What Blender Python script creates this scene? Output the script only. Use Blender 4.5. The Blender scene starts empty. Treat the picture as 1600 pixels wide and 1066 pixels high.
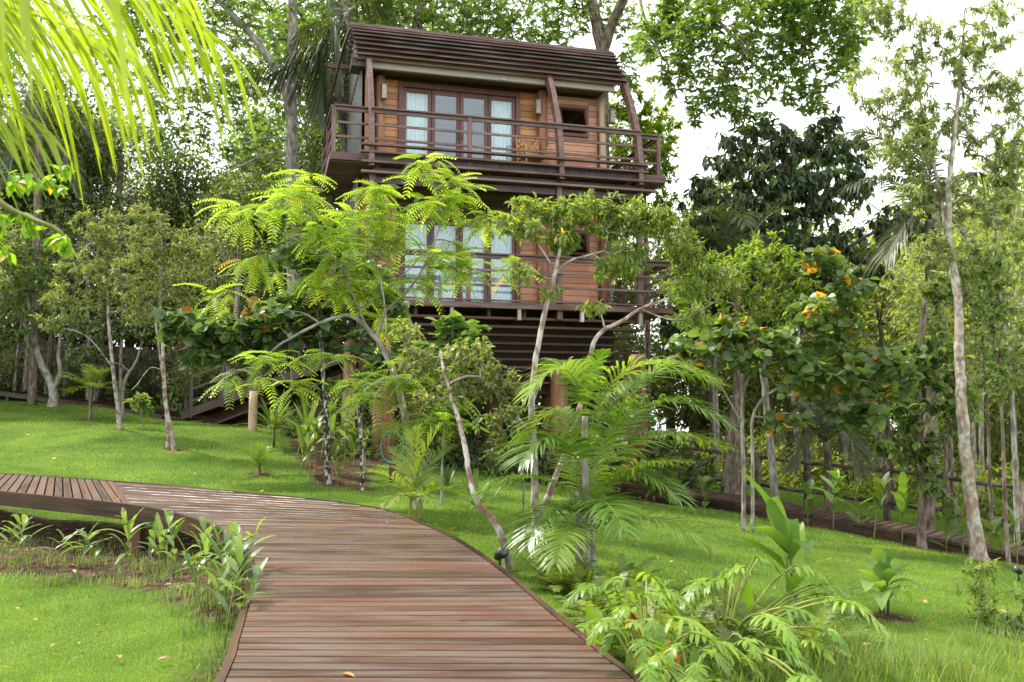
import bpy, math, random
import numpy as np
from math import sin, cos, pi, radians, atan, atan2, sqrt, tan
from mathutils import Vector, Matrix, noise as mnoise

random.seed(7)
RNG = np.random.default_rng(7)
S = bpy.context.scene
COL = S.collection

# ------------------------------------------------------------------ camera
PITCH = atan(117 / 1400)
EYE = np.array([0.0, 0.0, 1.35])
cam_d = bpy.data.cameras.new("camera")
cam_d.sensor_width = 36
cam_d.lens = 36 * 1400 / 1600
cam_d.clip_start = 0.05
cam_d.clip_end = 2000
cam_d.dof.use_dof = True
cam_d.dof.focus_distance = 11.0
cam_d.dof.aperture_fstop = 4.0
cam = bpy.data.objects.new("camera", cam_d)
cam.location = EYE
cam.rotation_euler = (pi / 2 + PITCH, 0, 0)
COL.objects.link(cam)
S.camera = cam

# ------------------------------------------------------------------ light
SUN_EL, SUN_AZ = 56.0, -62.0           # azimuth clockwise from +Y (view direction)
S.view_settings.view_transform = 'Standard'
S.view_settings.look = 'None'
S.view_settings.exposure = 1.1
S.view_settings.gamma = 1.0
w = bpy.data.worlds.new("World")
S.world = w
w.use_nodes = True
nt = w.node_tree
nt.nodes.clear()
wo = nt.nodes.new('ShaderNodeOutputWorld')
bg = nt.nodes.new('ShaderNodeBackground')
bg.inputs[1].default_value = 0.125
sky = nt.nodes.new('ShaderNodeTexSky')
sky.sky_type = 'NISHITA'
sky.sun_disc = False
sky.sun_elevation = radians(SUN_EL)
sky.sun_rotation = radians(SUN_AZ)
sky.air_density = 1.0
sky.dust_density = 3.0
mix = nt.nodes.new('ShaderNodeMixRGB')
tc = nt.nodes.new('ShaderNodeTexCoord')
nz = nt.nodes.new('ShaderNodeTexNoise')
nz.inputs['Scale'].default_value = 2.2
nz.inputs['Detail'].default_value = 6
rp = nt.nodes.new('ShaderNodeValToRGB')
rp.color_ramp.elements[0].position = 0.35
rp.color_ramp.elements[0].color = (0.8, 0.8, 0.8, 1)
rp.color_ramp.elements[1].position = 0.6
rp.color_ramp.elements[1].color = (0.97, 0.97, 0.97, 1)
nt.links.new(tc.outputs['Generated'], nz.inputs['Vector'])
nt.links.new(nz.outputs['Fac'], rp.inputs[0])
nt.links.new(rp.outputs[0], mix.inputs[0])
nt.links.new(sky.outputs[0], mix.inputs[1])
mix.inputs[2].default_value = (9.3, 9.5, 9.8, 1)
nt.links.new(mix.outputs[0], bg.inputs[0])
nt.links.new(bg.outputs[0], wo.inputs[0])

sd = bpy.data.lights.new("sun", 'SUN')
sd.energy = 3.2
sd.angle = radians(6)
sd.color = (1.0, 0.95, 0.86)
so = bpy.data.objects.new("sun", sd)
_az, _el = radians(SUN_AZ), radians(SUN_EL)
sdir = Vector((sin(_az) * cos(_el), cos(_az) * cos(_el), sin(_el)))
so.rotation_euler = sdir.to_track_quat('Z', 'Y').to_euler()
COL.objects.link(so)

S.cycles.max_bounces = 8
S.cycles.diffuse_bounces = 3
S.cycles.glossy_bounces = 3
S.cycles.transmission_bounces = 4
S.cycles.transparent_max_bounces = 12
S.cycles.sample_clamp_indirect = 6
S.cycles.use_denoising = True

# ------------------------------------------------------------------ placement helpers
def ray(u, v):
    cx = (u - 800) / 1400
    cy = (533 - v) / 1400
    return np.array([cx, cos(PITCH) - cy * sin(PITCH), sin(PITCH) + cy * cos(PITCH)])

def P(u, v, Y):
    d = ray(u, v)
    return EYE + d * (Y / d[1])

# ------------------------------------------------------------------ object helpers
def tag(o, label=None, cat=None, group=None, kind=None):
    if label: o['label'] = label
    if cat: o['category'] = cat
    if group: o['group'] = group
    if kind: o['kind'] = kind
    return o

def thing(name, loc, label, cat, group=None, rz=0.0):
    o = bpy.data.objects.new(name, None)
    o.empty_display_size = 0.2
    o.location = tuple(loc)
    o.rotation_euler = (0, 0, rz)
    COL.objects.link(o)
    return tag(o, label, cat, group)

def copy_tree(o, parent=None):
    c = o.copy()
    COL.objects.link(c)
    if parent is not None:
        c.parent = parent
    for ch in list(o.children):
        copy_tree(ch, c)
    return c

def np_mesh(name, V, FS, rnd=None, gc=None, smooth=False):
    """V (n,3); FS list of (m,k) index arrays"""
    me = bpy.data.meshes.new(name)
    V = np.asarray(V, dtype=np.float32)
    me.vertices.add(len(V))
    me.vertices.foreach_set('co', V.ravel())
    FS = [np.asarray(f, dtype=np.int32) for f in FS if len(f)]
    nl = sum(f.size for f in FS)
    npol = sum(len(f) for f in FS)
    me.loops.add(nl)
    me.polygons.add(npol)
    me.loops.foreach_set('vertex_index', np.concatenate([f.ravel() for f in FS]))
    st = []
    tot = []
    o = 0
    for f in FS:
        k = f.shape[1]
        st.append(o + np.arange(len(f)) * k)
        tot.append(np.full(len(f), k))
        o += f.size
    me.polygons.foreach_set('loop_start', np.concatenate(st).astype(np.int32))
    if rnd is not None:
        a = me.attributes.new('rnd', 'FLOAT', 'POINT')
        a.data.foreach_set('value', np.asarray(rnd, dtype=np.float32))
    if gc is not None:
        a = me.attributes.new('gc', 'FLOAT_VECTOR', 'POINT')
        a.data.foreach_set('vector', np.asarray(gc, dtype=np.float32).ravel())
    me.update(calc_edges=True)
    me.validate()
    me.polygons.foreach_set('use_smooth', np.full(len(me.polygons), bool(smooth)))
    return me

def link(name, me, mat, parent=None, bevel=0.0):
    o = bpy.data.objects.new(name, me)
    if mat is not None:
        me.materials.clear()
        me.materials.append(mat)
    COL.objects.link(o)
    if parent is not None:
        o.parent = parent
    if bevel:
        m = o.modifiers.new('bevel', 'BEVEL')
        m.width = bevel
        m.segments = 1
        m.limit_method = 'ANGLE'
    return o

class MB:
    def __init__(s):
        s.V = []; s.q = []; s.t = []; s.n = 0; s.r = []; s.g = []
    def add(s, V, quads=(), tris=(), gc=None, rnd=None):
        V = np.asarray(V, dtype=float)
        s.V.append(V)
        if len(quads): s.q.append(np.asarray(quads) + s.n)
        if len(tris): s.t.append(np.asarray(tris) + s.n)
        if rnd is None: rnd = random.random()
        s.r.append(np.full(len(V), rnd) if np.isscalar(rnd) else np.asarray(rnd))
        s.g.append(V if gc is None else gc)
        s.n += len(V)
    def box(s, c, size, R=None, rnd=None):
        hx, hy, hz = [d / 2 for d in size]
        L = np.array([[x, y, z] for x in (-hx, hx) for y in (-hy, hy) for z in (-hz, hz)])
        ax = int(np.argmax(size))
        g = np.roll(L, -ax, axis=1) + np.array([random.random() * 30, random.random() * 30, random.random() * 30])
        V = L if R is None else L @ np.asarray(R).T
        V = V + np.asarray(c, dtype=float)
        Q = [[0, 1, 3, 2], [4, 6, 7, 5], [0, 4, 5, 1], [2, 3, 7, 6], [0, 2, 6, 4], [1, 5, 7, 3]]
        s.add(V, Q, gc=g, rnd=rnd)
    def bar(s, p0, p1, w, h, up=(0, 0, 1), rnd=None, ext=0.0):
        p0 = np.asarray(p0, dtype=float); p1 = np.asarray(p1, dtype=float)
        x = p1 - p0
        L = np.linalg.norm(x); x /= L
        y = np.cross(np.asarray(up, dtype=float), x); y /= np.linalg.norm(y)
        z = np.cross(x, y)
        s.box((p0 + p1) / 2, (L + 2 * ext, w, h), np.stack([x, y, z], axis=1), rnd=rnd)
    def tube(s, pts, rad, n=8, cap=True, rnd=None, wob=0.0):
        pts = np.asarray(pts, dtype=float)
        rad = np.full(len(pts), rad) if np.isscalar(rad) else np.asarray(rad, dtype=float)
        T = np.gradient(pts, axis=0)
        T /= np.linalg.norm(T, axis=1)[:, None] + 1e-9
        ref = np.array([0, 0, 1.0]) if abs(T[:, 2]).mean() < 0.75 else np.array([1.0, 0, 0])
        A = np.cross(T, ref); A /= np.linalg.norm(A, axis=1)[:, None] + 1e-9
        B = np.cross(T, A)
        an = np.arange(n) / n * 2 * pi
        rr = rad[:, None] * (1 + (wob * RNG.standard_normal((len(pts), n)) if wob else 0))
        V = pts[:, None, :] + A[:, None, :] * (cos_(an)[None, :, None] * rr[:, :, None]) + B[:, None, :] * (sin_(an)[None, :, None] * rr[:, :, None])
        m = len(pts)
        i = np.arange(m - 1)[:, None] * n
        j = np.arange(n)[None, :]
        k = (j + 1) % n
        Q = np.stack([i + j, i + k, i + n + k, i + n + j], axis=-1).reshape(-1, 4)
        L = np.concatenate([[0], np.cumsum(np.linalg.norm(np.diff(pts, axis=0), axis=1))])
        off = random.random() * 30
        g = np.stack([np.repeat(L[:, None], n, 1) + off, cos_(an)[None, :] * rr + off, sin_(an)[None, :] * rr + off], axis=-1).reshape(-1, 3)
        V = V.reshape(-1, 3)
        tr = []
        if cap:
            V = np.concatenate([V, pts[[0]], pts[[-1]]])
            g = np.concatenate([g, g[[0]], g[[-1]]])
            a, b = m * n, m * n + 1
            for q in range(n):
                tr.append([a, (q + 1) % n, q])
                tr.append([b, (m - 1) * n + q, (m - 1) * n + (q + 1) % n])
        s.add(V, Q, tr, gc=g, rnd=rnd)
    def strip(s, P0, P1, rnd=None):
        """ribbon between two polylines"""
        P0 = np.asarray(P0); P1 = np.asarray(P1)
        n = len(P0)
        i = np.arange(n - 1)
        s.add(np.concatenate([P0, P1]), np.stack([i, i + 1, i + 1 + n, i + n], axis=1), rnd=rnd)
    def mesh(s, name, smooth=False):
        FS = []
        if s.q: FS.append(np.concatenate(s.q))
        if s.t: FS.append(np.concatenate(s.t))
        return np_mesh(name, np.concatenate(s.V), FS, np.concatenate(s.r), np.concatenate(s.g), smooth)
    def build(s, name, mat, parent=None, smooth=False, bevel=0.0, origin=None):
        if origin is not None:
            s.V = [v - np.asarray(origin) for v in s.V]
        return link(name, s.mesh(name, smooth), mat, parent, bevel)

def cos_(a): return np.cos(a)
def sin_(a): return np.sin(a)

# ------------------------------------------------------------------ materials
def mat_base(name):
    m = bpy.data.materials.new(name)
    m.use_nodes = True
    nt = m.node_tree
    b = nt.nodes['Principled BSDF']
    return m, nt, b

def N(nt, t, **kw):
    n = nt.nodes.new(t)
    for k, v in kw.items(): setattr(n, k, v)
    return n

def ramp(nt, stops):
    r = N(nt, 'ShaderNodeValToRGB')
    e = r.color_ramp.elements
    while len(e) < len(stops): e.new(0.5)
    for i, (p, c) in enumerate(stops):
        e[i].position = p
        e[i].color = (*c, 1)
    return r

def leaf_mat(name, a, b, c=None, accent=None, acc_p=0.97, trans=0.4, rough=0.42, spec=0.4, tr_gain=1.5):
    m, nt, bs = mat_base(name)
    at = N(nt, 'ShaderNodeAttribute', attribute_name='rnd')
    if c is None: c = tuple((x + y) / 2 for x, y in zip(a, b))
    st = [(0.0, a), (0.5, c), (0.9, b)]
    if accent: st += [(acc_p, b), (min(1, acc_p + 0.005), accent)]
    r = ramp(nt, st)
    nt.links.new(at.outputs['Fac'], r.inputs[0])
    tco = N(nt, 'ShaderNodeTexCoord')
    nz = N(nt, 'ShaderNodeTexNoise')
    nz.inputs['Scale'].default_value = 0.9
    nz.inputs['Detail'].default_value = 3
    nt.links.new(tco.outputs['Object'], nz.inputs['Vector'])
    hs = N(nt, 'ShaderNodeHueSaturation')
    hs.inputs['Hue'].default_value = 0.487
    mr = N(nt, 'ShaderNodeMapRange')
    mr.inputs[1].default_value = 0.3; mr.inputs[2].default_value = 0.7
    mr.inputs[3].default_value = 0.75; mr.inputs[4].default_value = 1.3
    nt.links.new(nz.outputs['Fac'], mr.inputs[0])
    nt.links.new(mr.outputs[0], hs.inputs['Value'])
    nt.links.new(r.outputs[0], hs.inputs['Color'])
    nt.links.new(hs.outputs[0], bs.inputs['Base Color'])
    bs.inputs['Roughness'].default_value = rough
    bs.inputs['Specular IOR Level'].default_value = spec
    tl = N(nt, 'ShaderNodeBsdfTranslucent')
    mul = N(nt, 'ShaderNodeMixRGB', blend_type='MULTIPLY')
    mul.inputs[0].default_value = 1
    mul.inputs[2].default_value = (1.2 * tr_gain, 1.22 * tr_gain, 0.4 * tr_gain, 1)
    nt.links.new(hs.outputs[0], mul.inputs[1])
    nt.links.new(mul.outputs[0], tl.inputs[0])
    mx = N(nt, 'ShaderNodeMixShader')
    mx.inputs[0].default_value = trans
    nt.links.new(bs.outputs[0], mx.inputs[1])
    nt.links.new(tl.outputs[0], mx.inputs[2])
    nt.links.new(mx.outputs[0], nt.nodes['Material Output'].inputs[0])
    return m

def wood_mat(name, a, b, rough=0.5, grain=0.5, scale=(2.0, 38, 38), spec=0.4, wear=None, wear_amt=0.5, bump=0.25, wear_lo=0.45):
    m, nt, bs = mat_base(name)
    at = N(nt, 'ShaderNodeAttribute', attribute_name='gc')
    mp = N(nt, 'ShaderNodeMapping')
    mp.inputs['Scale'].default_value = scale
    nt.links.new(at.outputs['Vector'], mp.inputs[0])
    nz = N(nt, 'ShaderNodeTexNoise')
    nz.inputs['Scale'].default_value = 1
    nz.inputs['Detail'].default_value = 5
    nt.links.new(mp.outputs[0], nz.inputs['Vector'])
    r = ramp(nt, [(0.3, a), (0.7, b)])
    ra = N(nt, 'ShaderNodeAttribute', attribute_name='rnd')
    ma = N(nt, 'ShaderNodeMath', operation='MULTIPLY_ADD')
    ma.inputs[1].default_value = grain
    sb = N(nt, 'ShaderNodeMath', operation='MULTIPLY_ADD')
    sb.inputs[1].default_value = 0.6
    sb.inputs[2].default_value = 0.2 - 0.0
    nt.links.new(ra.outputs['Fac'], sb.inputs[0])
    md = N(nt, 'ShaderNodeMath', operation='SUBTRACT')
    nt.links.new(nz.outputs['Fac'], md.inputs[0]); md.inputs[1].default_value = 0.5
    nt.links.new(md.outputs[0], ma.inputs[0])
    ma.inputs[1].default_value = grain * 2
    nt.links.new(sb.outputs[0], ma.inputs[2])
    nt.links.new(ma.outputs[0], r.inputs[0])
    out = r.outputs[0]
    if wear:
        tco = N(nt, 'ShaderNodeTexCoord')
        n2 = N(nt, 'ShaderNodeTexNoise')
        n2.inputs['Scale'].default_value = 1.0
        n2.inputs['Detail'].default_value = 4
        mp2 = N(nt, 'ShaderNodeMapping')
        mp2.inputs['Scale'].default_value = (1.3, 9, 9)
        nt.links.new(at.outputs['Vector'], mp2.inputs[0])
        nt.links.new(mp2.outputs[0], n2.inputs['Vector'])
        n3 = N(nt, 'ShaderNodeTexNoise')
        n3.inputs['Scale'].default_value = 0.9
        n3.inputs['Detail'].default_value = 3
        nt.links.new(tco.outputs['Object'], n3.inputs['Vector'])
        ad = N(nt, 'ShaderNodeMath', operation='MULTIPLY_ADD')
        ad.inputs[1].default_value = 1.5
        hf = N(nt, 'ShaderNodeMath', operation='MULTIPLY'); hf.inputs[1].default_value = 0.5
        nt.links.new(n3.outputs['Fac'], hf.inputs[0])
        nt.links.new(n2.outputs['Fac'], ad.inputs[0]); nt.links.new(hf.outputs[0], ad.inputs[2])
        mr = N(nt, 'ShaderNodeMapRange')
        mr.inputs[1].default_value = wear_lo * 2; mr.inputs[2].default_value = wear_lo * 2 + 0.3
        mr.inputs[3].default_value = 0; mr.inputs[4].default_value = wear_amt
        nt.links.new(ad.outputs[0], mr.inputs[0])
        mx = N(nt, 'ShaderNodeMixRGB')
        mx.inputs[2].default_value = (*wear, 1)
        nt.links.new(mr.outputs[0], mx.inputs[0])
        nt.links.new(out, mx.inputs[1])
        out = mx.outputs[0]
    nt.links.new(out, bs.inputs['Base Color'])
    bs.inputs['Roughness'].default_value = rough
    bs.inputs['Specular IOR Level'].default_value = spec
    bp = N(nt, 'ShaderNodeBump')
    bp.inputs['Strength'].default_value = bump
    bp.inputs['Distance'].default_value = 0.01
    nt.links.new(nz.outputs['Fac'], bp.inputs['Height'])
    nt.links.new(bp.outputs[0], bs.inputs['Normal'])
    return m

def bark_mat(name, a, b, c, scale=(5, 16, 16), rough=0.85, lo=0.4, hi=0.55, moss=None):
    m, nt, bs = mat_base(name)
    at = N(nt, 'ShaderNodeAttribute', attribute_name='gc')
    mp = N(nt, 'ShaderNodeMapping')
    mp.inputs['Scale'].default_value = scale
    nt.links.new(at.outputs['Vector'], mp.inputs[0])
    nz = N(nt, 'ShaderNodeTexNoise')
    nz.inputs['Scale'].default_value = 1
    nz.inputs['Detail'].default_value = 6
    nt.links.new(mp.outputs[0], nz.inputs['Vector'])
    r = ramp(nt, [(lo - 0.1, a), ((lo + hi) / 2, b), (hi + 0.05, c)])
    nt.links.new(nz.outputs['Fac'], r.inputs[0])
    out = r.outputs[0]
    if moss:
        n2 = N(nt, 'ShaderNodeTexNoise')
        n2.inputs['Scale'].default_value = 0.35
        nt.links.new(mp.outputs[0], n2.inputs['Vector'])
        r2 = ramp(nt, [(0.52, (0, 0, 0)), (0.74, (.8, .8, .8))])
        nt.links.new(n2.outputs['Fac'], r2.inputs[0])
        mx = N(nt, 'ShaderNodeMixRGB')
        mx.inputs[2].default_value = (*moss, 1)
        nt.links.new(r2.outputs[0], mx.inputs[0]); nt.links.new(out, mx.inputs[1])
        out = mx.outputs[0]
    nt.links.new(out, bs.inputs['Base Color'])
    bs.inputs['Roughness'].default_value = rough
    bs.inputs['Specular IOR Level'].default_value = 0.2
    bp = N(nt, 'ShaderNodeBump')
    bp.inputs['Strength'].default_value = 0.6
    bp.inputs['Distance'].default_value = 0.02
    nt.links.new(nz.outputs['Fac'], bp.inputs['Height'])
    nt.links.new(bp.outputs[0], bs.inputs['Normal'])
    return m

def plain(name, col, rough=0.5, spec=0.5, metal=0.0):
    lo_ = 0.93 if 'curtain' in name else 0.75
    m, nt, bs = mat_base(name)
    tco = N(nt, 'ShaderNodeTexCoord')
    nz = N(nt, 'ShaderNodeTexNoise')
    nz.inputs['Scale'].default_value = 14
    nz.inputs['Detail'].default_value = 4
    nt.links.new(tco.outputs['Object'], nz.inputs['Vector'])
    r = ramp(nt, [(0.3, tuple(x * lo_ for x in col)), (0.7, tuple(min(1, x * 1.15) for x in col))])
    nt.links.new(nz.outputs['Fac'], r.inputs[0])
    nt.links.new(r.outputs[0], bs.inputs['Base Color'])
    bs.inputs['Roughness'].default_value = rough
    bs.inputs['Specular IOR Level'].default_value = spec
    bs.inputs['Metallic'].default_value = metal
    return m

M = {}
M['dark'] = wood_mat('dark_stained_wood', (0.030, 0.014, 0.011), (0.085, 0.042, 0.032), rough=0.45, wear=(0.13, 0.09, 0.08), wear_amt=0.35)
M['roof'] = wood_mat('roof_slat_wood', (0.030, 0.015, 0.012), (0.11, 0.045, 0.03), rough=0.5, wear=(0.16, 0.14, 0.135), wear_amt=0.6)
M['rail'] = wood_mat('rail_wood', (0.075, 0.034, 0.026), (0.155, 0.076, 0.058), rough=0.4, wear=(0.22, 0.165, 0.15), wear_amt=0.45)
M['deck'] = wood_mat('deck_board_wood', (0.048, 0.020, 0.012), (0.135, 0.062, 0.040), rough=0.36, grain=0.35, scale=(2.6, 60, 60), wear=(0.145, 0.115, 0.09), wear_amt=0.5, bump=0.4, wear_lo=0.44)
M['fascia'] = wood_mat('fascia_wood', (0.015, 0.009, 0.008), (0.048, 0.026, 0.021), rough=0.35, wear=(0.14, 0.055, 0.038), wear_amt=0.5)
M['wall'] = wood_mat('golden_wall_boards', (0.36, 0.155, 0.05), (0.55, 0.27, 0.10), rough=0.4, grain=0.3)
M['wallr'] = wood_mat('red_wall_boards', (0.42, 0.185, 0.10), (0.56, 0.28, 0.165), rough=0.4, grain=0.3)
M['frame'] = wood_mat('door_frame_wood', (0.085, 0.030, 0.022), (0.15, 0.058, 0.042), rough=0.35, grain=0.3)
M['beam'] = wood_mat('grey_weathered_beam', (0.34, 0.29, 0.26), (0.55, 0.49, 0.45), rough=0.7, grain=0.4)
M['log'] = wood_mat('eucalyptus_log', (0.17, 0.065, 0.03), (0.36, 0.16, 0.085), rough=0.6, grain=0.7, scale=(0.8, 14, 14), wear=(0.42, 0.27, 0.19), wear_amt=0.5, wear_lo=0.5)
M['palelog'] = wood_mat('pale_log', (0.30, 0.17, 0.08), (0.50, 0.36, 0.24), rough=0.7, grain=0.7, scale=(0.8, 14, 14))
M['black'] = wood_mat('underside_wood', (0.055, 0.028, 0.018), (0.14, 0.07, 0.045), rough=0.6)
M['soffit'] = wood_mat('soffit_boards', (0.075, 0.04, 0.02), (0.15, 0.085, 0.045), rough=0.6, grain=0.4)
M['metal'] = plain('corrugated_sheet', (0.075, 0.075, 0.07), rough=0.5, metal=0.2)
M['curtain'] = plain('curtain_cloth', (0.78, 0.80, 0.79), rough=0.9, spec=0.1)
M['wicker'] = wood_mat('wicker', (0.30, 0.13, 0.04), (0.55, 0.28, 0.10), rough=0.5)
M['steel'] = plain('fixture_metal', (0.30, 0.27, 0.24), rough=0.4, metal=0.5)
M['blackmetal'] = plain('black_metal', (0.02, 0.02, 0.022), rough=0.4)
M['hose'] = plain('teal_hose_plastic', (0.04, 0.22, 0.24), rough=0.35)
M['rock'] = bark_mat('rock', (0.20, 0.10, 0.05), (0.33, 0.19, 0.10), (0.42, 0.30, 0.2), scale=(6, 6, 6))
M['lens'] = plain('lamp_glass', (0.05, 0.07, 0.06), rough=0.15)

def glass_mat():
    m, nt, bs = mat_base('window_glass')
    nt.nodes.remove(bs)
    tr = N(nt, 'ShaderNodeBsdfTransparent'); tr.inputs[0].default_value = (0.86, 0.93, 0.93, 1)
    gl = N(nt, 'ShaderNodeBsdfGlossy'); gl.inputs['Roughness'].default_value = 0.02
    gl.inputs[0].default_value = (0.9, 0.95, 1, 1)
    fr = N(nt, 'ShaderNodeLayerWeight'); fr.inputs[0].default_value = 0.22
    mr = N(nt, 'ShaderNodeMapRange')
    mr.inputs[3].default_value = 0.07; mr.inputs[4].default_value = 0.75
    nt.links.new(fr.outputs['Fresnel'], mr.inputs[0])
    mx = N(nt, 'ShaderNodeMixShader')
    nt.links.new(mr.outputs[0], mx.inputs[0])
    nt.links.new(tr.outputs[0], mx.inputs[1]); nt.links.new(gl.outputs[0], mx.inputs[2])
    nt.links.new(mx.outputs[0], nt.nodes['Material Output'].inputs[0])
    return m
M['glass'] = glass_mat()

BK = {}
BK['grey'] = bark_mat('grey_bark', (0.10, 0.085, 0.07), (0.20, 0.175, 0.15), (0.34, 0.31, 0.28))
BK['brown'] = bark_mat('brown_bark', (0.055, 0.04, 0.03), (0.13, 0.095, 0.075), (0.24, 0.19, 0.15), moss=(0.10, 0.11, 0.05))
BK['mottled'] = bark_mat('mottled_bark', (0.09, 0.06, 0.045), (0.22, 0.17, 0.14), (0.40, 0.36, 0.32), scale=(9, 14, 14), lo=0.42, hi=0.52)
BK['pink'] = bark_mat('pink_lichen_bark', (0.17, 0.095, 0.075), (0.25, 0.18, 0.145), (0.40, 0.37, 0.34), scale=(9, 12, 12), lo=0.42, hi=0.52)
BK['pale'] = bark_mat('pale_bark', (0.14, 0.12, 0.095), (0.25, 0.225, 0.185), (0.37, 0.35, 0.31), scale=(6, 10, 10))
BK['orange'] = bark_mat('orange_lichen_bark', (0.13, 0.10, 0.08), (0.27, 0.22, 0.17), (0.40, 0.37, 0.32), scale=(9, 14, 14), moss=(0.24, 0.13, 0.08))
BK['bw'] = bark_mat('black_white_bark', (0.015, 0.013, 0.011), (0.06, 0.05, 0.045), (0.5, 0.47, 0.43), scale=(14, 20, 20), lo=0.42, hi=0.56)
BK['dark'] = bark_mat('dark_bark', (0.03, 0.024, 0.018), (0.07, 0.055, 0.042), (0.14, 0.115, 0.09))
BK['twig'] = bark_mat('green_stem', (0.07, 0.09, 0.02), (0.13, 0.15, 0.04), (0.2, 0.2, 0.08))
BK['petiole'] = bark_mat('yellow_green_stem', (0.08, 0.13, 0.02), (0.15, 0.20, 0.04), (0.27, 0.28, 0.07))

LM = {}
LM['lime'] = leaf_mat('lime_leaf', (0.135, 0.24, 0.035), (0.345, 0.47, 0.1), accent=(0.65, 0.42, 0.02), acc_p=0.985, trans=0.5)
LM['mid'] = leaf_mat('mid_leaf', (0.05, 0.11, 0.03), (0.17, 0.245, 0.07), accent=(0.4, 0.3, 0.02), acc_p=0.99)
LM['canopy'] = leaf_mat('canopy_leaf', (0.06, 0.13, 0.03), (0.18, 0.27, 0.07), trans=0.5)
LM['dark'] = leaf_mat('dark_leaf', (0.022, 0.05, 0.02), (0.08, 0.125, 0.05), trans=0.25, rough=0.35)
LM['under'] = leaf_mat('understory_leaf', (0.022, 0.045, 0.014), (0.085, 0.125, 0.035), trans=0.35)
LM['olive'] = leaf_mat('olive_leaf', (0.09, 0.14, 0.045), (0.24, 0.28, 0.1), accent=(0.5, 0.38, 0.04), acc_p=0.985, trans=0.45)
LM['round'] = leaf_mat('round_leaf', (0.055, 0.11, 0.045), (0.14, 0.21, 0.085), accent=(0.16, 0.09, 0.03), acc_p=0.93, trans=0.35, rough=0.32)
LM['almond'] = leaf_mat('almond_leaf', (0.06, 0.12, 0.04), (0.16, 0.235, 0.075), accent=(0.62, 0.33, 0.07), acc_p=0.935, trans=0.4, rough=0.35)
LM['palm'] = leaf_mat('palm_leaf', (0.06, 0.145, 0.025), (0.21, 0.32, 0.05), trans=0.4, rough=0.32, spec=0.5)
LM['palmy'] = leaf_mat('palm_leaf_yellow', (0.115, 0.19, 0.018), (0.29, 0.385, 0.035), trans=0.55, rough=0.35, spec=0.5)
LM['palmd'] = leaf_mat('palm_leaf_dark', (0.03, 0.05, 0.018), (0.085, 0.10, 0.04), trans=0.3)
LM['fern'] = leaf_mat('fern_leaf', (0.085, 0.145, 0.035), (0.22, 0.29, 0.08), trans=0.45)
LM['philo'] = leaf_mat('lacy_leaf', (0.075, 0.19, 0.02), (0.25, 0.38, 0.05), trans=0.45, rough=0.35)
LM['banana'] = leaf_mat('broad_leaf', (0.085, 0.2, 0.04), (0.26, 0.4, 0.1), trans=0.45, rough=0.33)
LM['shoot'] = leaf_mat('shoot_leaf', (0.07, 0.14, 0.05), (0.19, 0.28, 0.085), trans=0.4, rough=0.35)
LM['pale'] = leaf_mat('veil_paled_leaf', (0.15, 0.2, 0.095), (0.28, 0.34, 0.17), trans=0.5)  # washed-out veil of the upper right painted in as greyer, lighter leaves
LM['far'] = leaf_mat('far_leaf', (0.11, 0.17, 0.03), (0.34, 0.4, 0.09), trans=0.5)
LM['grass'] = leaf_mat('grass_blade', (0.075, 0.165, 0.03), (0.215, 0.325, 0.07), accent=(0.42, 0.36, 0.12), acc_p=0.975, trans=0.4, rough=0.5, spec=0.2)
LM['dry'] = leaf_mat('dry_leaf', (0.22, 0.10, 0.04), (0.50, 0.28, 0.10), trans=0.2)
LM['rust'] = leaf_mat('rust_leaf', (0.32, 0.07, 0.02), (0.5, 0.16, 0.04), trans=0.3)

# ------------------------------------------------------------------ terrain
CP = []   # x, y, z control points
def cpx(u, v, Y):
    p = P(u, v, Y); CP.append(p)
for a in [(0, 628, 27), (280, 657, 25.5), (400, 672, 22), (185, 668, 20), (270, 702, 18), (0, 700, 19), (560, 768, 14.2), (600, 742, 16),
          (595, 716, 19), (700, 735, 18.5), (985, 787, 20.4), (1090, 794, 18.2), (1200, 812, 17), (1400, 852, 15.5), (1600, 888, 14.2),
          (1530, 872, 13.2), (1380, 968, 8.5), (1600, 1066, 6.5), (1600, 960, 9.5), (1200, 840, 14), (1000, 900, 9),
          (850, 862, 9.3), (700, 800, 11), (640, 812, 10.2), (1100, 1066, 5.6), (1250, 960, 8.2), (830, 760, 17)]:
    cpx(*a)
for a in [(-1.8, 2, -0.3), (-3, 4, -0.3), (-5, 5, -0.27), (-2.6, 6, -0.27), (-4, 8, -0.25), (-7, 8, -0.2), (-4.2, 9.6, -0.22), (-7, 9.8, -0.2),
          (-3.4, 11.2, 0.10), (-7, 12.3, 0.12), (-5, 12.5, 0.1), (0.0, 3.5, -0.35), (1.4, 3.5, -0.4), (3, 4, -0.5), (0, 6, -0.1), (-1, 8.4, 0.12), (-1.0, 7, 0.0),
          (-12, 8, 0.2), (-12, 14, 0.6), (0, -3, -0.4), (8, -3, -0.9), (-8, -3, -0.2), (12, 8, -1.2), (-14.5, 29.5, 1.95), (-7, 30, 1.35), (2, 28, 0.6), (-19, 27, 2.2), (-22, 30, 2.4),
          (10, 24, -0.7), (14, 20, -1.3), (14, 36, -2.0), (26, 36, -3.2), (2, 45, 1.5), (-20, 45, 4.0), (28, 60, -3.0), (-40, 30, 3.5), (40, 20, -3.0), (-5, 60, 3), (50, 55, -3)]:
    CP.append(np.array(a, dtype=float))
CP = np.array(CP)
def _phi(r): return r
_n = len(CP)
_D = np.linalg.norm(CP[:, None, :2] - CP[None, :, :2], axis=2)
_A = np.zeros((_n + 3, _n + 3))
_A[:_n, :_n] = _phi(_D) - 0.25 * np.eye(_n)
_A[:_n, _n] = 1; _A[:_n, _n + 1:] = CP[:, :2]
_A[_n, :_n] = 1; _A[_n + 1:, :_n] = CP[:, :2].T
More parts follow.
